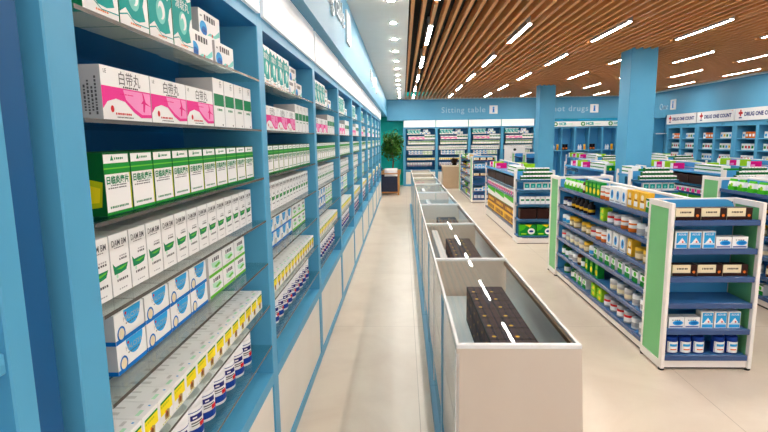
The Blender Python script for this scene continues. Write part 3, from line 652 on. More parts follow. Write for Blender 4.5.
GK['gbot'] = (cyl(0.036, 0.13, [(0.15, PC['green']), (0.55, WHITEP), (0.74, PC['dgreen'])], 'lotion_bottle', 0.016), 'lotion_bottle', 'green and white bottle', 'bottle', 0.084)
GK['rtin'] = (cyl(0.045, 0.1, [(0.15, PC['grey']), (0.5, WHITEP), (0.7, PC['red']), (0.93, PC['grey'])], 'balm_tin'), 'balm_tin', 'white tin with red band', 'tin', 0.1)
GK['gtin'] = (cyl(0.045, 0.1, [(0.15, PC['grey']), (0.5, PC['cream']), (0.7, PC['grey']), (0.93, ALU)], 'plain_tin'), 'tin', 'grey tin', 'tin', 0.1)
# end-cap stock
GK['choc'] = (g_box(0.168, 0.07, 0.082, PC['chocolate'], [lambda m: m.fr(-0.084, 0.038, 0.024, 0.082, PC['cream']), lambda m: m.dash(-0.055, 0.02, 0.053, 0.012, PC['chocolate'], 7), lambda m: m.fe(0.062, 0.03, 0.01, 0.01, PC['orange'])], 'cocoa_box', top=PC['chocolate'], left=PC['cream']), 'cocoa_box', 'cream and dark brown box', 'box', 0.172)
GK['tallblue'] = (g_box(0.085, 0.07, 0.12, WHITEP, [lambda m: m.fr(-0.033, 0.04, 0.035, 0.112, PC['sky']), lambda m: m.fp([(-0.025, 0.035), (0.03, 0.04), (0.005, 0.075)], WHITEP, 0.0007), lambda m: m.fr(-0.033, 0.04, 0.004, 0.028, PC['sky']), lambda m: m.ft('ADUB', 0.004, 0.098, 0.02, WHITEP), lambda m: m.fe(0.01, 0.046, 0.006, 0.006, PC['red'], 0.001)], 'dental_box', left=GREYP), 'dental_box', 'tall blue and white box', 'box', 0.093)
GK['lowblue'] = (g_box(0.105, 0.07, 0.08, WHITEP, [lambda m: m.fe(0.01, 0.038, 0.036, 0.018, PC['sky']), lambda m: m.fe(0.012, 0.038, 0.026, 0.01, PC['blue'], 0.0008), lambda m: m.fr(-0.045, 0.045, 0.006, 0.014, PC['royal']), lambda m: m.dash(-0.03, 0.03, 0.058, 0.006, PC['ink'], 4)], 'mask_box', left=GREYP), 'mask_box', 'low white box with blue oval', 'box', 0.11)
m = lpart([(0.036, 0), (0.043, 0.006), (0.043, 0.088), (0.039, 0.096), (0.041, 0.097), (0.041, 0.122), (0.037, 0.125)], [PC['royal']] * 6, 18)
band_front(m, 0.043, 0.01, 0.09, 1.0, WHITEP); band_front(m, 0.043, 0.056, 0.074, 0.6, PC['sky'], 0.001); band_front(m, 0.043, 0.03, 0.038, 0.5, PC['orange'], 0.001)
GK['bluejar'] = (m.mesh('blue_cap_jar'), 'supplement_jar', 'dark blue jar with white label', 'jar', 0.092)
# row-B stock
GK['brownbig'] = (g_box(0.86, 0.17, 0.145, PC['dkbrown'], [lambda m: m.fr(-0.41, 0.41, 0.012, 0.133, PC['chocolate']), lambda m: m.fr(-0.2, 0.16, 0.05, 0.09, PC['dkbrown'], 0.0008)], 'gift_box'), 'gift_box', 'wide dark brown box', 'box', 0.885)
GK['pinkflat'] = (g_box(0.15, 0.14, 0.085, WHITEP, [lambda m: m.fr(-0.075, 0.02, 0.0, 0.06, PC['pink']), lambda m: m.fr(0.025, 0.07, 0.02, 0.06, PC['green'])], 'hygiene_pack', top=WHITEP), 'hygiene_pack', 'white and pink pack', 'pack', 0.158)
GK['greenbig'] = (g_box(0.86, 0.16, 0.18, WHITEP, [lambda m: m.fp([(-0.43, 0.18), (0.43, 0.18), (0.43, 0.08), (-0.43, 0.12)], PC['hotgreen']), lambda m: m.fr(-0.43, 0.43, 0.0, 0.012, PC['green'])], 'diaper_pack'), 'bulk_pack', 'wide green and white pack', 'pack', 0.885)
GK['brownyel'] = (g_box(0.86, 0.16, 0.29, PC['gold'], [lambda m: m.fr(-0.43, 0.43, 0.16, 0.29, PC['brown']), lambda m: m.fr(-0.43, 0.43, 0.0, 0.02, PC['brown']), lambda m: m.dash(-0.36, 0.36, 0.075, 0.08, PC['brown'], 7), lambda m: m.dash(-0.3, 0.34, 0.225, 0.06, PC['gold'], 6, 0.001)], 'cereal_pack'), 'grain_pack', 'wide brown and yellow pack', 'pack', 0.885)
GK['dgw'] = (g_box(0.085, 0.07, 0.06, WHITEP, [lambda m: m.fr(-0.0425, 0.0425, 0.01, 0.044, PC['dgreen']), lambda m: m.fp([(-0.012, 0.03), (0, 0.055), (0.012, 0.03), (0, 0.005)], PC['dgreen'], 0.0007)], 'small_remedy_box', left=PC['dgreen']), 'remedy_carton', 'small white and dark green box', 'box', 0.087)
GK['teals'] = (g_box(0.085, 0.07, 0.115, WHITEP, [lambda m: m.fr(-0.036, 0.036, 0.028, 0.095, PC['teal']), lambda m: m.fe(0, 0.055, 0.016, 0.018, PC['teal2'], 0.0008)], 'small_teal_box', left=GREYP), 'ear_drop_box', 'teal and white box', 'box', 0.09)
GK['wg2'] = (g_box(0.07, 0.07, 0.115, WHITEP, [lambda m: m.fr(-0.026, 0.026, 0.05, 0.078, PC['mgreen'])], 'small_tablet_box', left=GREYP), 'tablet_carton', 'white box with green patch', 'box', 0.076)
GK['brownmid'] = (g_box(0.25, 0.15, 0.16, PC['dkbrown'], [lambda m: m.fr(-0.12, 0.12, 0.015, 0.145, PC['chocolate'])], 'gift_carton'), 'gift_carton', 'dark brown box', 'box', 0.26)
GK['wipes'] = (g_box(0.25, 0.1, 0.175, PC['green'], [lambda m: m.fp([(-0.125, 0.175), (0.0, 0.175), (-0.06, 0.1), (-0.125, 0.07)], PC['hotgreen']), lambda m: m.fp([(-0.05, 0.175), (0.06, 0.175), (0.03, 0.13)], PC['yellow'], 0.0006), lambda m: m.fe(0.055, 0.07, 0.055, 0.05, WHITEP, 0.0008), lambda m: m.fe(0.055, 0.07, 0.035, 0.018, PC['royal'], 0.001), lambda m: m.fr(-0.1, -0.02, 0.02, 0.04, PC['lime'], 0.0008)], 'wipes_pack'), 'wipes_pack', 'green pack with white disc', 'pack', 0.262)
GK['striped'] = (g_box(0.115, 0.14, 0.06, WHITEP, [lambda m: m.fr(-0.0575, 0.0575, 0.032, 0.05, PC['green'])], 'striped_box', top=WHITEP, left=WHITEP), 'gauze_box', 'flat white box with green stripe', 'box', 0.118)
GK['greenyel'] = (g_box(0.08, 0.07, 0.085, PC['green'], [lambda m: m.fe(0, 0.025, 0.02, 0.022, PC['yellow'])], 'lozenge_box', left=PC['green']), 'lozenge_box', 'green box with yellow spot', 'box', 0.085)
GK['magp'] = (g_box(0.2, 0.1, 0.1, PC['magenta'], [lambda m: m.fr(-0.09, -0.02, 0.01, 0.045, PC['pink2'])], 'sanitary_pack', left=WHITEP), 'sanitary_pack', 'magenta pack', 'pack', 0.21)
GK['limep'] = (g_box(0.2, 0.1, 0.12, PC['lime'], [lambda m: m.fr(0.02, 0.09, 0.01, 0.05, PC['lgreen'])], 'towel_pack', left=WHITEP), 'towel_pack', 'lime green pack', 'pack', 0.21)

LEVA = [1.072, 0.873, 0.675, 0.487, 0.297, 0.105]
GW = 0.628; EC = 0.32
def gondola_a_meshes(Ln):
    P = {}
    m = MB(); m.box(GW / 2 - 0.015, GW / 2 + 0.015, 0, Ln, 0.1, 1.17, GBLUE); P['spine_board'] = m.mesh('spine_board')
    m = MB(); m.box(0.02, GW - 0.02, 0, Ln, 0.02, 0.1, FRAMEW); m.box(0.03, GW - 0.03, 0.0, Ln, 0.0, 0.02, DARK); P['plinth'] = m.mesh('plinth')
    m = MB(); m.box(0.02, GW / 2 - 0.016, 0.002, Ln - 0.002, -0.018, 0, GSHELF); P['shelf'] = m.mesh('shelf')
    m = MB(); m.box(GW / 2 + 0.016, GW - 0.02, 0.002, Ln - 0.002, -0.018, 0, GSHELF); P['shelf_back'] = m.mesh('shelf')
    m = MB(); m.cbox(0.006, 0.0195, 0.002, Ln - 0.002, -0.03, 0.006, STRIP, 0.003); P['rail'] = m.mesh('price_rail')
    m = MB(); m.cbox(GW - 0.0195, GW - 0.006, 0.002, Ln - 0.002, -0.03, 0.006, STRIP, 0.003); P['rail_back'] = m.mesh('price_rail')
    m = MB()
    for y in [Ln * k / 3 for k in range(1, 3)]: m.box(GW / 2 - 0.022, GW / 2 + 0.022, y - 0.016, y + 0.016, 0.1, 1.185, FRAMEW)
    P['uprights'] = m.mesh('upright')
    m = MB(); m.cbox(GW / 2 - 0.02, GW / 2 + 0.02, 0, Ln, 1.17, 1.19, FRAMEW, 0.003); P['top_rail'] = m.mesh('top_rail')
    return P
def endcap_meshes():
    P = {}
    fw = 0.04
    def side(x):
        m = MB(); a, b_ = x, x + 0.026
        m.cbox(a, b_, 0, fw, 0.015, 1.195, FRAMEW, 0.003); m.cbox(a, b_, EC - fw * 0.6, EC, 0.015, 1.195, FRAMEW, 0.003)
        m.box(a, b_, fw, EC - fw * 0.6, 1.155, 1.195, FRAMEW); m.box(a, b_, fw, EC - fw * 0.6, 0.015, 0.07, FRAMEW)
        return m
    P['sideL'] = side(0).mesh('side_frame'); P['sideR'] = side(GW - 0.026).mesh('side_frame')
    g = lambda x: MB().box(x + 0.006, x + 0.02, fw, EC - fw * 0.6, 0.07, 1.155, GREENP).mesh('green_panel')
    P['greenL'] = g(0); P['greenR'] = g(GW - 0.026)
    m = MB(); r = 0.07; x0, x1, z1 = 0.03, GW - 0.03, 1.185
    pts = [(x0, 0.1), (x1, 0.1), (x1, z1 - r)] + [(x1 - r + r * math.cos(t), z1 - r + r * math.sin(t)) for t in [k * PI / 12 for k in range(1, 7)]] + [(x0 + r - r * math.sin(t), z1 - r + r * math.cos(t)) for t in [k * PI / 12 for k in range(0, 7)]]
    pts = pts[::-1]
    ya, yb_ = EC - 0.03, EC - 0.012
    m.poly([(x, ya, z) for x, z in pts[::-1]], GBLUE); m.poly([(x, yb_, z) for x, z in pts], GBLUE)
    for k in range(len(pts)):
        p, q = pts[k], pts[(k + 1) % len(pts)]; m.poly([(p[0], ya, p[1]), (q[0], ya, q[1]), (q[0], yb_, q[1]), (p[0], yb_, p[1])], GBLUE)
    P['back_board'] = m.mesh('back_board')
    m = MB(); m.box(0.027, GW - 0.027, 0.02, EC - 0.03, -0.018, 0, GSHELF); P['shelf'] = m.mesh('shelf')
    m = MB(); m.cbox(0.027, GW - 0.027, 0.006, 0.02, -0.034, 0.006, STRIP, 0.004); P['rail'] = m.mesh('price_rail')
    m = MB(); m.box(0.026, GW - 0.026, 0.02, EC - 0.03, 0.018, 0.085, FRAMEW); m.box(0.026, GW - 0.026, 0.03, EC - 0.03, 0.004, 0.018, DARK); P['plinth'] = m.mesh('plinth')
    m = MB(); m.lathe(0, 0, [(0.016, 0), (0.02, 0.003), (0.02, 0.015)], DARK, 12); P['foot'] = m.mesh('foot')
    m = MB(); m.cbox(0.026, GW - 0.026, EC - 0.012, EC, 1.165, 1.195, FRAMEW, 0.003); P['top_rail'] = m.mesh('top_rail')
    return P
PE = endcap_meshes()
def endcap(x, y, rz, label):
    t = thing('end_cap_shelf', label, 'end shelf', (x, y, 0), rz, 'green framed end shelves')
    for a, g in (('sideL', 'greenL'), ('sideR', 'greenR')):
        s_ = link('side_frame', PE[a], t); part(link('green_panel', PE[g], s_), 'green infill panel')
    for k in ('back_board', 'plinth', 'top_rail'): link(k, PE[k], t)
    for z in LEVA:
        s_ = link('shelf', PE['shelf'], t, (0, 0, z)); link('price_rail', PE['rail'], s_)
    for fx in (0.016, GW - 0.016):
        for fy in (0.022, EC - 0.022): link('foot', PE['foot'], t, (fx, fy, 0))
    return t
LVN = ['top', 'second', 'third', 'fourth', 'fifth', 'bottom']
def put(kd, loc, rz, label, group):
    me, nm, words, cat, w = GK[kd]
    return tag(link(nm, me, None, (loc[0], loc[1], loc[2] + 0.001), rz), label, cat, group)
SIDE_ROWS = [  # from the far end towards the camera
    ['pouch'] * 5 + ['amber', 'juice', 'juice', 'juice', 'juice', 'otin', 'otin', 'wblue', 'wblue', 'wblue', 'yel', 'yel', 'yel', 'gwbox'],
    ['tub', 'tub', 'dbot', 'dbot', 'dbot', 'dbot', 'dbot', '-', '-', 'lime', 'rtin', 'rtin', 'otin', 'otin', 'wjar', 'wjar'],
    ['bjar', 'bjar', 'khaki', 'khaki', '-', 'khaki', 'khaki', 'rtin', 'otin', 'otin', 'wblue', 'wblue', 'wblue', 'yel', 'khaki', 'khaki'],
    ['rtin', 'gtin', 'gtin', 'gtin', 'gtin', 'khaki', 'bjar', 'gwbox', 'gwbox', 'gwbox', 'gwbox', 'gwbox', 'gwbox', 'gwbox', 'gwbox'],
    ['gbot', 'gbot', 'wjar', 'wjar', 'amber', 'gbot', 'juice', 'juice', 'juice', '-', '-', 'gtin', 'gtin', 'gtin', 'wjar', 'wjar'],
    ['-', 'gbot', '-', 'gbot', 'gwbox', 'gwbox', 'gwbox', '-', 'lime', 'lime', 'rtin', 'rtin', 'rtin', 'rtin', 'wjar', 'wjar']]
def side_stock(x, ya, yb_, gname, short, ymin=-99, zmin=0):
    for lv, row in enumerate(SIDE_ROWS):
        if LEVA[lv] < zmin: continue
        tot = sum(GK[k][4] if k != '-' else 0.08 for k in row); sc = (yb_ - ya - 0.08) / tot
        y = yb_ - 0.05; n = {}
        for k in row:
            w = (GK[k][4] if k != '-' else 0.08) * sc
            y -= w
            if k == '-': continue
            c = n.get(k, 0); n[k] = c + 1
            yy = y + w / 2
            if yy < ymin: continue
            put(k, (x + 0.075, yy, LEVA[lv]), -R90 + random.uniform(-0.06, 0.06),
                '%s %s from the rear, %s side shelf, %s' % (ORD[c], GK[k][2], LVN[lv], short), 'goods on the side of the ' + gname)
def end_stock(x, y, short, lv_from=0):
    rows = [(0, ['choc', 'choc', 'choc'], 0.055), (1, ['tallblue'] * 3 + ['lowblue'] * 2, 0.06), (2, ['choc'] * 3, 0.06), (4, ['lowblue', 'lowblue', 'tallblue', 'tallblue', 'tallblue'], 0.06), (5, ['bluejar'] * 3 + ['gap'] + ['bluejar'] * 2, 0.06)]
    for lv, row, x0 in rows:
        xx = x + x0; n = {}
        for k in row:
            if k == 'gap': xx += 0.05; continue
            w = GK[k][4]; c = n.get(k, 0); n[k] = c + 1
            put(k, (xx + w / 2, y + 0.085, LEVA[lv]), 0, '%s %s, %s shelf, %s' % (ORD[c], GK[k][2], LVN[lv], short), 'goods on the ' + short)
            xx += w
def gondola_a(x, y0, y1, gname, short, caps=(True, True), stock_side=True, stock_end=True, ymin=-99, zmin=0):
    ya = y0 + EC if caps[0] else y0; yb_ = y1 - EC if caps[1] else y1
    t = thing('gondola', 'double-sided blue gondola between green end panels, ' + gname, 'gondola shelf', (x, ya, 0), 0, 'blue gondolas with green ends')
    P = gondola_a_meshes(yb_ - ya)
    for k in ('spine_board', 'plinth', 'top_rail'): link(k, P[k], t)
    link('upright', P['uprights'], t)
    for z in LEVA:
        s_ = link('shelf', P['shelf'], t, (0, 0, z)); link('price_rail', P['rail'], s_)
        s_ = link('shelf', P['shelf_back'], t, (0, 0, z)); link('price_rail', P['rail_back'], s_)
    if caps[0]:
        endcap(x, y0, 0, 'green and white framed end shelf facing the camera, ' + gname)
        if stock_end: end_stock(x, y0, 'end of ' + short)
    if caps[1]: endcap(x + GW, y1, PI, 'green and white framed end shelf facing away, ' + gname)
    if stock_side: side_stock(x, ya, yb_, gname, short, ymin, zmin)

# ---- B gondolas: white posts, boards above, stacked goods on top
LEVB_S = [0.85, 0.705, 0.2]
LEVB_E = [1.0, 0.845, 0.62, 0.385, 0.12]
def gondola_b(x, y0, y1, gname, short, stock_side=True, end=True, topstock=True, near=True):
    Ln = y1 - y0 - EC
    t = thing('gondola', 'white-posted blue gondola with goods piled on top, ' + gname, 'gondola shelf', (x, y0 + EC, 0), 0, 'blue gondolas with white posts')
    m = MB(); m.box(GW / 2 - 0.015, GW / 2 + 0.015, 0, Ln, 0.1, 1.08, GBLUE); m.build('spine_board', t)
    m = MB(); m.box(0.02, GW - 0.02, 0, Ln, 0.02, 0.181, FRAMEW); m.box(0.03, GW - 0.03, 0, Ln, 0, 0.02, DARK); m.build('plinth', t)
    for z in LEVB_S + [1.06]:
        m = MB(); m.box(0.02, GW / 2 - 0.016, 0.002, Ln - 0.002, z - 0.018, z, GSHELF); s_ = m.build('shelf', t)
        m = MB(); m.cbox(0.006, 0.0195, 0.002, Ln - 0.002, z - 0.03, z + 0.006, STRIPT if z < 1.06 else GBLUE, 0.003); m.build('price_rail', s_)
    m = MB(); m.box(GW / 2 + 0.016, GW - 0.02, 0.002, Ln - 0.002, 1.042, 1.06, GSHELF); m.build('shelf', t)
    n = 3
    for k in range(n):
        a = Ln * k / n; b_ = Ln * (k + 1) / n
        if k == 0: continue
        m = MB(); m.cbox(GW / 2 - 0.02, GW / 2 + 0.02, a + 0.01, b_ - 0.01, 1.081, 1.19, FRAMEW, 0.003); hb_ = m.build('header_board', t)
        m = MB(); m.box(GW / 2 - 0.023, GW / 2 + 0.023, a + 0.03, b_ - 0.03, 1.095, 1.178, GBLUE); m.build('blue_insert', hb_)
    for yy in (0.0, Ln - 0.03):
        m = MB(); m.cbox(0.0, 0.032, yy, yy + 0.03, 0, 1.13, FRAMEW, 0.003); m.build('post', t)
        m = MB(); m.cbox(GW - 0.032, GW, yy, yy + 0.03, 0, 1.13, FRAMEW, 0.003); m.build('post', t)
    if end:
        e = thing('end_cap_shelf', 'white-posted end shelf with curved dark rails, ' + gname, 'end shelf', (x, y0, 0), 0, 'white posted end shelves')
        for xx in (0, GW - 0.034):
            m = MB(); m.cbox(xx, xx + 0.034, EC - 0.06, EC - 0.002, 0, 1.13, FRAMEW, 0.003); m.build('post', e)
        m = MB(); m.box(0.034, GW - 0.034, EC - 0.03, EC - 0.012, 0.1, 1.12, GBLUE); m.build('back_board', e)
        m = MB(); m.box(0.0, GW, 0.0, EC - 0.061, 0.012, 0.1, FRAMEW); m.box(0.01, GW - 0.01, 0.01, EC - 0.061, 0, 0.012, DARK); m.build('plinth', e)
        for z in LEVB_E:
            # shelf with rounded front corners
            r = 0.07; pts = [(0.01, EC - 0.061), (0.01, r)] + [(0.01 + r - r * math.cos(q), r - r * math.sin(q)) for q in [k * PI / 10 for k in range(1, 6)]] + [(GW - 0.01 - r + r * math.sin(q), r - r * math.cos(q)) for q in [k * PI / 10 for k in range(0, 5)]] + [(GW - 0.01, r), (GW - 0.01, EC - 0.061)]
            m = MB(); m.poly([(a, b_, z) for a, b_ in pts], GSHELF); m.poly([(a, b_, z - 0.035) for a, b_ in pts[::-1]], GSHELF)
            for k in range(len(pts)):
                p, q = pts[k], pts[(k + 1) % len(pts)]; m.poly([(p[0], p[1], z), (p[0], p[1], z - 0.035), (q[0], q[1], z - 0.035), (q[0], q[1], z)], STRIPT)
            m.build('shelf', e)
        g = 'goods on the front end shelf, ' + gname
        es = 'end of ' + short
        for lay, nn in enumerate((6, 5, 4)):
            for k in range(nn): put('dgw', (x + 0.085 + 0.09 * k + lay * 0.045, y0 + 0.08 + 0.02 * lay, LEVB_E[0] + 0.06 * lay), 0, '%s %s, %s pile layer, %s' % (ORD[k], GK['dgw'][2], ORD[lay], es), g)
        for k in range(5): put('teals', (x + 0.14 + 0.092 * k, y0 + 0.075, LEVB_E[1]), 0, '%s %s, second shelf, %s' % (ORD[k], GK['teals'][2], es), g)
        for k in range(7): put('wg2', (x + 0.075 + 0.078 * k, y0 + 0.075, LEVB_E[2]), 0, '%s %s, third shelf, %s' % (ORD[k], GK['wg2'][2], es), g)
        for k in range(2): put('brownmid', (x + 0.17 + 0.265 * k, y0 + 0.12, LEVB_E[3]), 0, '%s %s, fourth shelf, %s' % (['left', 'right'][k], GK['brownmid'][2], es), g)
        for k in range(2): put('wipes', (x + 0.17 + 0.265 * k, y0 + 0.09, LEVB_E[4]), 0, '%s %s, bottom shelf, %s' % (['left', 'right'][k], GK['wipes'][2], es), g)
    if stock_side:
        g = 'goods on the side of the ' + gname
        ya = y0 + EC + 0.04; yl = y1 - 0.05
        for kd, z, lvn in (('brownbig', LEVB_S[0], 'upper shelf'), ('pinkflat', LEVB_S[1], 'middle shelf'), ('greenbig', LEVB_S[2] + 0.291, 'bottom shelf upper layer'), ('brownyel', LEVB_S[2], 'bottom shelf lower layer')):
            w = GK[kd][4]; k = 0; y = ya
            while y + w < yl:
                sc = 0.95
                d = {'brownbig': 0.11, 'pinkflat': 0.1, 'greenbig': 0.11, 'brownyel': 0.11}[kd]
                put(kd, (x + d, y + w / 2, z), -R90, '%s %s, %s, side of %s' % (ORD[k], GK[kd][2], lvn, short), g)
                y += w; k += 1
    if topstock:
        g = 'goods piled on top, ' + gname; zt = 1.06
        ya = y0 + EC
        for lay in range(2):
            for k in range(6):
                for c in range(1):
                    put('striped', (x + 0.13 + c * 0.0 + (0.36 if c else 0), ya + 0.19 + 0.119 * k, zt + 0.06 * lay), -R90, '%s %s, %s %s row, top of %s' % (ORD[k], GK['striped'][2], ['lower', 'upper'][lay], ['left', 'right'][c], short), g)
        for k in range(3): put('greenyel', (x + 0.11 + 0.1 * k + (0.1 if k == 2 else 0), ya + 0.055, zt + 0.0), 0, '%s %s on top of %s' % (['left', 'middle', 'right'][k], GK['greenyel'][2], short), g)
        L0 = ya + Ln / 3
        for k, (kd, dx, dy) in enumerate((('limep', 0.47, 0.06), ('magp', 0.47, 0.32), ('limep', 0.47, 0.62), ('magp', 0.47, 0.95), ('magp', 0.14, 0.5 if 'left' not in gname else 0.9), ('limep', 0.14, 0.8 if 'left' not in gname else 1.2), ('magp', 0.14, 1.1 if 'left' not in gname else 1.55), ('limep', 0.14, 1.4))):
            if L0 + dy + 0.15 < y1 and not (k == 7 and 'left' in gname): put(kd, (x + dx, L0 + dy, zt), 0, '%s on top of %s, %s from the front' % (GK[kd][2], short, ORD[k]), g)

gondola_a(1.812, 3.475, 6.32, 'in front of the right photo half', 'nearest gondola')
gondola_b(1.78, 7.9, 11.1, 'left middle row', 'left middle-row gondola')
gondola_a(1.76, 13.1, 16.1, 'far left row', 'far left gondola')
gondola_a(3.42, 2.9, 5.95, 'at the right photo edge', 'right-edge gondola', caps=(False, True), ymin=3.3)
gondola_b(3.46, 7.62, 8.4, 'second middle row before the near column', 'column-side gondola', stock_side=False, topstock=False)
gondola_b(3.46, 8.9 - EC, 11.1, 'second middle row behind the near column', 'gondola behind the column', stock_side=False, end=False)
gondola_b(4.78, 7.5, 10.9, 'right middle row', 'right middle-row gondola', stock_side=True)
gondola_a(3.46, 14.6, 16.4, 'far row behind the far column', 'far middle gondola', stock_side=False, stock_end=False)
gondola_b(4.9, 12.9, 15.6, 'far right row', 'far right gondola', stock_side=False)
gondola_b(6.4, 12.4, 15.4, 'far row by the right wall', 'gondola by right wall', stock_side=False)
gondola_b(6.3, 7.9, 10.9, 'middle row by the right wall', 'outer right gondola', stock_side=False)
# goods on the short top before the near column
zt = 1.06
for lay in range(2):
    for k in range(3):
        put('striped', (3.46 + 0.14, 7.62 + EC + 0.17 + 0.119 * k - 0.04, zt + 0.06 * lay), -R90, '%s flat white green-striped box, %s layer beside the near column' % (ORD[k], ['lower', 'upper'][lay]), 'boxes piled before the near column')

for k in range(3): put('greenyel', (3.46 + (0.21, 0.42, 0.52)[k], 7.62 + EC + 0.03, zt), 0, '%s green box with yellow spot before the near column' % ['left', 'middle', 'right'][k], 'boxes piled before the near column')
# ------------------------------------------------------------------ back right lockers
LKB = mat('locker_blue', (64, 152, 206), 0.45)
SIGNT = mat('teal_sign_strip', (0, 140, 176), 0.4)
for i in range(3):
    x = 5.02 + i * 0.93
    nm = ['leftmost', 'middle', 'rightmost'][i]
    t = thing('locker_unit', 'tall open blue locker with a green-logo sign, %s between the columns' % nm, 'locker', (x, YB, 0), 0, 'open lockers on the back wall')
    for k, xx in enumerate((0, 0.46, 0.9)):
        m = MB(); m.cbox(xx, xx + 0.03, 0, 0.4, 0, 2.0, BLUE, 0.003); m.build('divider', t)
    m = MB(); m.box(0.03, 0.9, 0.37, 0.4, 0, 2.0, LKB); m.build('back_panel', t)
    for z in (0.1, 1.2, 1.97):
        m = MB(); m.box(0.0301, 0.4599, 0.01, 0.37, z - 0.03, z, BLUE); m.box(0.4901, 0.8999, 0.01, 0.37, z - 0.03, z, BLUE); m.build('shelf', t)
    m = MB(); m.cbox(0.0, 0.93, -0.02, 0.03, 2.0, 2.17, WHITE, 0.003); m.y = -0.02; m.fe(0.24, 2.085, 0.075, 0.07, PC['green'], 0.001, 24); m.fr(0.225, 0.255, 2.045, 2.125, WHITEP, 0.0015); m.fr(0.2, 0.28, 2.07, 2.1, WHITEP, 0.0015); m.ft('HCB', 0.47, 2.085, 0.13, PC['teal'], 0.001, bold=0.006); m.dash(0.64, 0.84, 2.085, 0.03, PC['mint'], 5); m.build('sign_board', t)
    m = MB(); m.cbox(0.0, 0.93, -0.02, 0.03, 2.172, 2.275, SIGNT, 0.003); m.y = -0.02; m.dash(0.08, 0.5, 2.225, 0.03, PC['sky'], 8); m.build('sign_strip', t)
    g = 'small goods in the open lockers'
    for k, (dx, kd) in enumerate(((0.16, 'w'), (0.23, 'w'), (0.36, 'y'), (0.56, 'k'), (0.66, 'k'))):
        if kd == 'w': mm = lpart([(0.025, 0), (0.03, 0.01), (0.03, 0.12), (0.012, 0.15), (0.012, 0.18)], [CAPW] * 4, 12); nm2 = 'spray_bottle'; wd = 'white spray bottle'; ct = 'bottle'
        elif kd == 'y': mm = carton(0.06, 0.06, 0.19, PC['gold']); mm.fr(-0.02, 0.02, 0.04, 0.12, PC['orange']); nm2 = 'honey_box'; wd = 'slim yellow box'; ct = 'box'
        else: mm = carton(0.085, 0.08, 0.2, PC['purple2']); mm.fr(-0.03, 0.03, 0.03, 0.08, PC['orange']); nm2 = 'tonic_carton'; wd = 'black box with orange label'; ct = 'box'
        side = {0: 'left ', 1: 'right ', 2: '', 3: 'left ', 4: 'right '}[k]
        tag(mm.build(nm2, None, (x + dx, YB + 0.1, 1.201)), '%s%s inside the %s open locker' % (side, wd, nm), ct, g)

# ------------------------------------------------------------------ right wall cabinets (front faces -X)
WC = {}
def wbox(c1, c2, nm):
    m = carton(0.1, 0.1, 0.15, c1); m.fr(-0.035, 0.035, 0.04, 0.1, c2); return m.mesh(nm)
WK = [(wbox(PC['orange'], WHITEP, 'orange_box'), 'orange'), (wbox(WHITEP, PC['sky'], 'white_blue_box'), 'white and blue'), (wbox(WHITEP, PC['green'], 'white_green_box'), 'white and green'), (wbox(WHITEP, PC['red'], 'white_red_box'), 'white and red'), (wbox(WHITEP, PC['gold'], 'white_gold_box'), 'white and gold')]
CU = 1.62
cabn = ['farthest', 'second farthest', 'third farthest', 'nearest']
for i in range(4):
    yr = 16.15 - i * CU      # left end seen from the room (large y)
    t = thing('wall_cabinet', 'blue open cabinet with red-emblem white sign on the right wall, %s' % cabn[i], 'cabinet', (XR, yr, 0), -R90, 'cabinets on the right wall')
    for xx in (0, CU / 2 - 0.05, CU - 0.1):
        m = MB(); m.cbox(xx, xx + 0.095, 0, 0.48, 0, 1.86, BLUE, 0.004); m.build('post', t)
    m = MB(); m.cbox(0, CU - 0.005, 0, 0.48, 1.86, 1.975, BLUE, 0.004); m.build('top_rail', t)
    m = MB(); m.box(CU / 2 + 0.3, CU / 2 + 0.33, -0.01, 0.001, 1.91, 1.925, DARK); m.box(CU / 2 + 0.37, CU / 2 + 0.4, -0.01, 0.001, 1.91, 1.925, DARK); m.build('latch', t)
    m = MB(); m.box(0.09, CU - 0.1, 0.46, 0.48, 0.1, 1.86, BLUE_SHADED); m.build('back_panel', t)
    for z in (0.1, 0.4, 0.7, 1.0, 1.28, 1.56):
        m = MB(); m.box(0.0951, CU / 2 - 0.0501, 0.02, 0.46, z - 0.025, z, BLUE); m.box(CU / 2 + 0.0451, CU - 0.1001, 0.02, 0.46, z - 0.025, z, BLUE); m.build('shelf', t)
    m = MB(); m.cbox(0.02, CU - 0.025, -0.03, 0.0, 1.98, 2.265, WHITE, 0.004); m.y = -0.03
    m.fr(0.2, 0.25, 2.08, 2.23, PC['red'], 0.001); m.fr(0.15, 0.3, 2.13, 2.18, PC['red'], 0.001); m.fr(0.17, 0.28, 2.03, 2.06, PC['navy'], 0.001)
    m.ft('DRUG ONE COUNT', 0.93, 2.12, 0.125, PC['navy'], 0.001, bold=0.006); m.fe(CU - 0.1, 2.23, 0.012, 0.012, PC['red'], 0.001); m.build('sign_board', t)
    r = random.Random(3 + i % 2)
    for si, z in enumerate((1.56, 1.28, 1.0)):
        for c in range(2):
            x0 = 0.14 if c == 0 else CU / 2 + 0.09
            for k in range(5):
                kk = (0 if si == 0 and c == 0 and k > 0 else [1, 4, 2, 1, 4][k] if si == 0 else [2, 3, 3, 2, 1][k] if c == 0 and si == 1 else r.choice([1, 2, 2, 4, 3]))
                lx = x0 + 0.05 + 0.115 * k
                tag(link('health_box', WK[kk][0], None, (XR + 0.16, yr - lx, z), -R90), '%s box, %s on %s shelf, %s half of %s right-wall cabinet' % (WK[kk][1], ORD[k], ['top', 'second', 'third'][si], ['left', 'right'][c], cabn[i]), 'box', 'boxes in the right wall cabinets')
m = MB(); m.box(0, 0.36, 0, 0.03, 0, 2.2, BLUE); m.box(0, 0.36, 1.02, 1.05, 0, 2.2, BLUE); struct(m.build('door_1', None, (XR + 0.12, 16.25, 0)))
m = MB(); m.box(0, 0.3, 0, 0.9, 0, 0.02, WHITE)
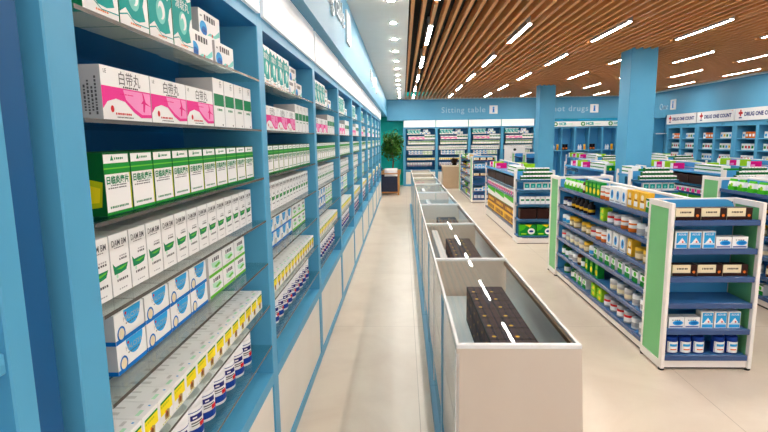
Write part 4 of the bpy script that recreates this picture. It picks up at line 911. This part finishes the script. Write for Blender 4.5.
tag(m.build('wall_shelf', None, (XR + 0.2, 16.33, 1.7)), 'thin white shelf inside the doorway recess on the right', 'shelf')

# ------------------------------------------------------------------ seating, plant, desk at the far end
NAVY = noise_mat('navy_upholstery', (38, 44, 62), (44, 50, 70), 30, 0.85)
OAK = noise_mat('chair_wood', (178, 124, 66), (192, 138, 78), 6, 0.5, (1, 8, 8))
def armchair(x, y, rz, label):
    t = thing('armchair', label, 'armchair', (x, y, 0), rz, 'armchairs below the plant')
    for sx in (-0.36, 0.32):
        m = MB()
        m.cbox(sx, sx + 0.04, -0.36, -0.31, 0, 0.62, OAK); m.cbox(sx, sx + 0.04, 0.31, 0.36, 0, 0.62, OAK); m.cbox(sx - 0.01, sx + 0.05, -0.4, 0.38, 0.62, 0.655, OAK); m.cbox(sx, sx + 0.04, -0.31, 0.31, 0.06, 0.1, OAK)
        f = m.build('arm_frame', t)
        m = MB(); m.cbox(sx + 0.01, sx + 0.03, -0.31, 0.31, 0.1, 0.56, NAVY); m.build('side_panel', f)
    m = MB(); m.cbox(-0.32, 0.32, -0.34, 0.28, 0.24, 0.4, NAVY, 0.03); m.build('seat_cushion', t)
    m = MB(); m.cbox(-0.32, 0.32, 0.2, 0.34, 0.4, 0.74, NAVY, 0.03); m.build('back_cushion', t)
    return t
armchair(-0.47, 15.45, R90, 'navy armchair with wooden arms at the end of the left shelves')
armchair(-0.47, 16.55, R90, 'navy armchair with wooden arms behind the nearer one, by the plant')
PILL = noise_mat('white_pillow_cloth', (226, 222, 220), (240, 238, 236), 8, 0.8)
m = MB()
def pillow(m, w, h, d):
    n = 8
    P = lambda i, j, s_: ((i / n - 0.5) * w, s_ * d / 2 * (max(0, math.sin(PI * i / n) * math.sin(PI * j / n)) ** 0.5), (j / n) * h)
    for s_ in (-1, 1):
        for i in range(n):
            for j in range(n):
                q = [P(i, j, s_), P(i + 1, j, s_), P(i + 1, j + 1, s_), P(i, j + 1, s_)]
                m.poly(q if s_ < 0 else q[::-1], PILL, True)
pillow(m, 0.4, 0.38, 0.16)
o = tag(m.build('cushion', None, (-0.36, 15.4, 0.402), 0.25), 'pale cushion standing on the nearer navy armchair', 'cushion')
# plant
LEAF = noise_mat('plant_leaf', (52, 104, 34), (92, 146, 54), 8, 0.5); BARK = noise_mat('plant_bark', (92, 70, 50), (120, 92, 66), 12, 0.8)
t = thing('potted_tree', 'leafy green indoor tree in front of the teal wall', 'plant', (-0.36, 17.55, 0))
m = MB(); m.lathe(0, 0, [(0.15, 0), (0.16, 0.01), (0.2, 0.34), (0.2, 0.36), (0.17, 0.36), (0.17, 0.32)], mat('pot_white', (222, 220, 214), 0.5), 20); m.build('pot', t)
m = MB(); m.lathe(0, 0, [(0.168, 0.3), (0.165, 0.325)], mat('soil', (52, 38, 28), 0.9), 16); m.build('soil', t)
m = MB(); m.tube((0, 0, 0.32), (0.03, 0, 0.9), 0.026, BARK); m.tube((0.03, 0, 0.9), (0, 0, 1.35), 0.02, BARK)
r = random.Random(5)
tips = []
for k in range(16):
    a = r.uniform(0, 2 * PI); q = (0.3 * r.random() ** 0.5 * math.cos(a), 0.3 * math.sin(a), 1.15 + 0.55 * r.random()); m.tube((0.01, 0, 1.0 + 0.3 * r.random()), q, 0.008, BARK, 5); tips.append(q)
m.build('trunk', t)
m = MB()
for k in range(2600):
    u = r.uniform(-1, 1); a = r.uniform(0, 2 * PI); rad = r.uniform(0.35, 1.0) * (1 + 0.18 * math.sin(3 * a + 5 * u))
    p = Vector((0.33 * rad * math.sqrt(1 - u * u) * math.cos(a), 0.33 * rad * math.sqrt(1 - u * u) * math.sin(a), 1.44 + 0.5 * rad * u))
    d = Vector((math.cos(a), math.sin(a), r.uniform(-0.9, 0.4))).normalized(); s_ = d.cross(Vector((r.uniform(-1, 1), r.uniform(-1, 1), 1))).normalized(); ln = r.uniform(0.06, 0.1); w = ln * 0.3
    m.poly([p, p + d * ln * 0.5 + s_ * w, p + d * ln, p + d * ln * 0.5 - s_ * w], LEAF)
m.build('foliage', t)
# reception desk
DESK = noise_mat('desk_laminate', (196, 168, 136), (204, 177, 146), 4, 0.4)
t = thing('reception_desk', 'beige block-shaped desk before the back wall shelves', 'desk', (1.3, 16.9, 0))
m = MB(); m.cbox(0.02, 0.66, 0.02, 0.58, 0.0, 0.72, DESK, 0.004); m.build('body', t)
m = MB(); m.cbox(0, 0.68, 0, 0.6, 0.72, 0.76, noise_mat('desk_top', (226, 206, 180), (232, 213, 188), 4, 0.35), 0.005); m.build('desktop', t)
t = thing('office_chair', 'dark chair with thin steel legs right of the beige desk', 'chair', (2.2, 16.6, 0))
m = MB(); m.cbox(-0.2, 0.2, -0.2, 0.2, 0.42, 0.48, NAVY, 0.02); m.build('seat', t)
m = MB(); m.cbox(-0.2, 0.2, 0.16, 0.22, 0.5, 0.95, NAVY, 0.02); m.build('backrest', t)
for sx in (-0.18, 0.18):
    for sy in (-0.18, 0.18):
        m = MB(); m.tube((sx, sy, 0), (sx, sy, 0.421), 0.012, ALU); m.build('leg', t)
for sx in (-0.16, 0.16):
    m = MB(); m.tube((sx, 0.19, 0.47), (sx, 0.19, 0.52), 0.012, ALU); m.build('back_support', t)
DRY = noise_mat('dried_flower', (54, 40, 34), (84, 62, 50), 20, 0.9)
t = thing('flower_arrangement', 'low dark dried flower arrangement on the beige desk', 'flowers', (1.72, 17.15, 0.76))
m = MB(); m.lathe(0, 0, [(0.06, 0), (0.08, 0.03), (0.07, 0.07)], DARK, 14); m.build('bowl', t)
m = MB()
for k in range(160):
    a = r.uniform(0, 2 * PI); e = r.uniform(0.1, 1.4); ln = r.uniform(0.1, 0.2)
    p = Vector((0, 0, 0.05)); d = Vector((math.cos(a) * math.cos(e) * 1.3, math.sin(a) * math.cos(e), math.sin(e))); q = p + d * ln; s_ = d.cross(Vector((0, 0, 1))).normalized() * 0.014
    m.poly([p, p + d * ln * 0.4 + s_ * 0.4, q + s_, q + d * 0.03, q - s_, p + d * ln * 0.4 - s_ * 0.4], DRY)
m.build('dried_stems', t)
# white poster board in front of the fourth back bay
t = thing('poster_stand', 'white standing board with small dark emblem before the back wall shelves', 'poster stand', (3.74, 17.3, 0))
m = MB(); m.cbox(-0.34, 0.34, 0, 0.03, 0.3, 1.36, WHITE, 0.004); bd = m.build('board', t)
m = MB(); m.y = 0.0; m.fe(0.0, 1.25, 0.05, 0.045, PC['black'], 0.001); m.fr(-0.08, 0.08, 1.03, 1.08, PC['ink'], 0.001); m.dash(-0.15, 0.15, 1.0, 0.025, PC['grey'], 8); m.build('emblem', bd)
for sx in (-0.25, 0.25):
    m = MB(); m.tube((sx, 0.015, 0), (sx, 0.015, 0.31), 0.015, ALU); m.build('leg', t)
    m = MB(); m.cbox(sx - 0.03, sx + 0.03, -0.15, 0.2, 0, 0.012, ALU, 0.003); m.build('foot', t)

# ------------------------------------------------------------------ light and camera
w = bpy.data.worlds.new('World'); SC.world = w; w.use_nodes = True
bg = w.node_tree.nodes['Background']; bg.inputs['Color'].default_value = (1.0, 0.97, 0.94, 1); bg.inputs['Strength'].default_value = 1.15  # soft frontal fill, added through the open end behind the camera
f = 509.0; yaw, pitch, roll = -3.83271286e-02, 1.49575157e-01, 1.36028792e-02
cy, sy = math.cos(yaw), math.sin(yaw); cp, sp = math.cos(pitch), math.sin(pitch); crr, srr = math.cos(roll), math.sin(roll)
fw = Vector((sy * cp, cy * cp, -sp)); rt = Vector((cy, -sy, 0)); dn = fw.cross(rt)
r2 = rt * crr + dn * srr; d2 = -rt * srr + dn * crr
cam = bpy.data.cameras.new('Camera'); co = bpy.data.objects.new('Camera', cam); COL.objects.link(co)
M = Matrix((r2, -d2, -fw)).transposed().to_4x4(); M.translation = Vector((0, 0, 1.65)); co.matrix_world = M
cam.sensor_width = 36; cam.sensor_fit = 'HORIZONTAL'; cam.lens = f * 36 / 768; cam.clip_start = 0.02; cam.clip_end = 100
SC.camera = co
SC.view_settings.view_transform = 'Standard'; SC.view_settings.look = 'None'; SC.view_settings.gamma = 1; SC.view_settings.exposure = 0.25
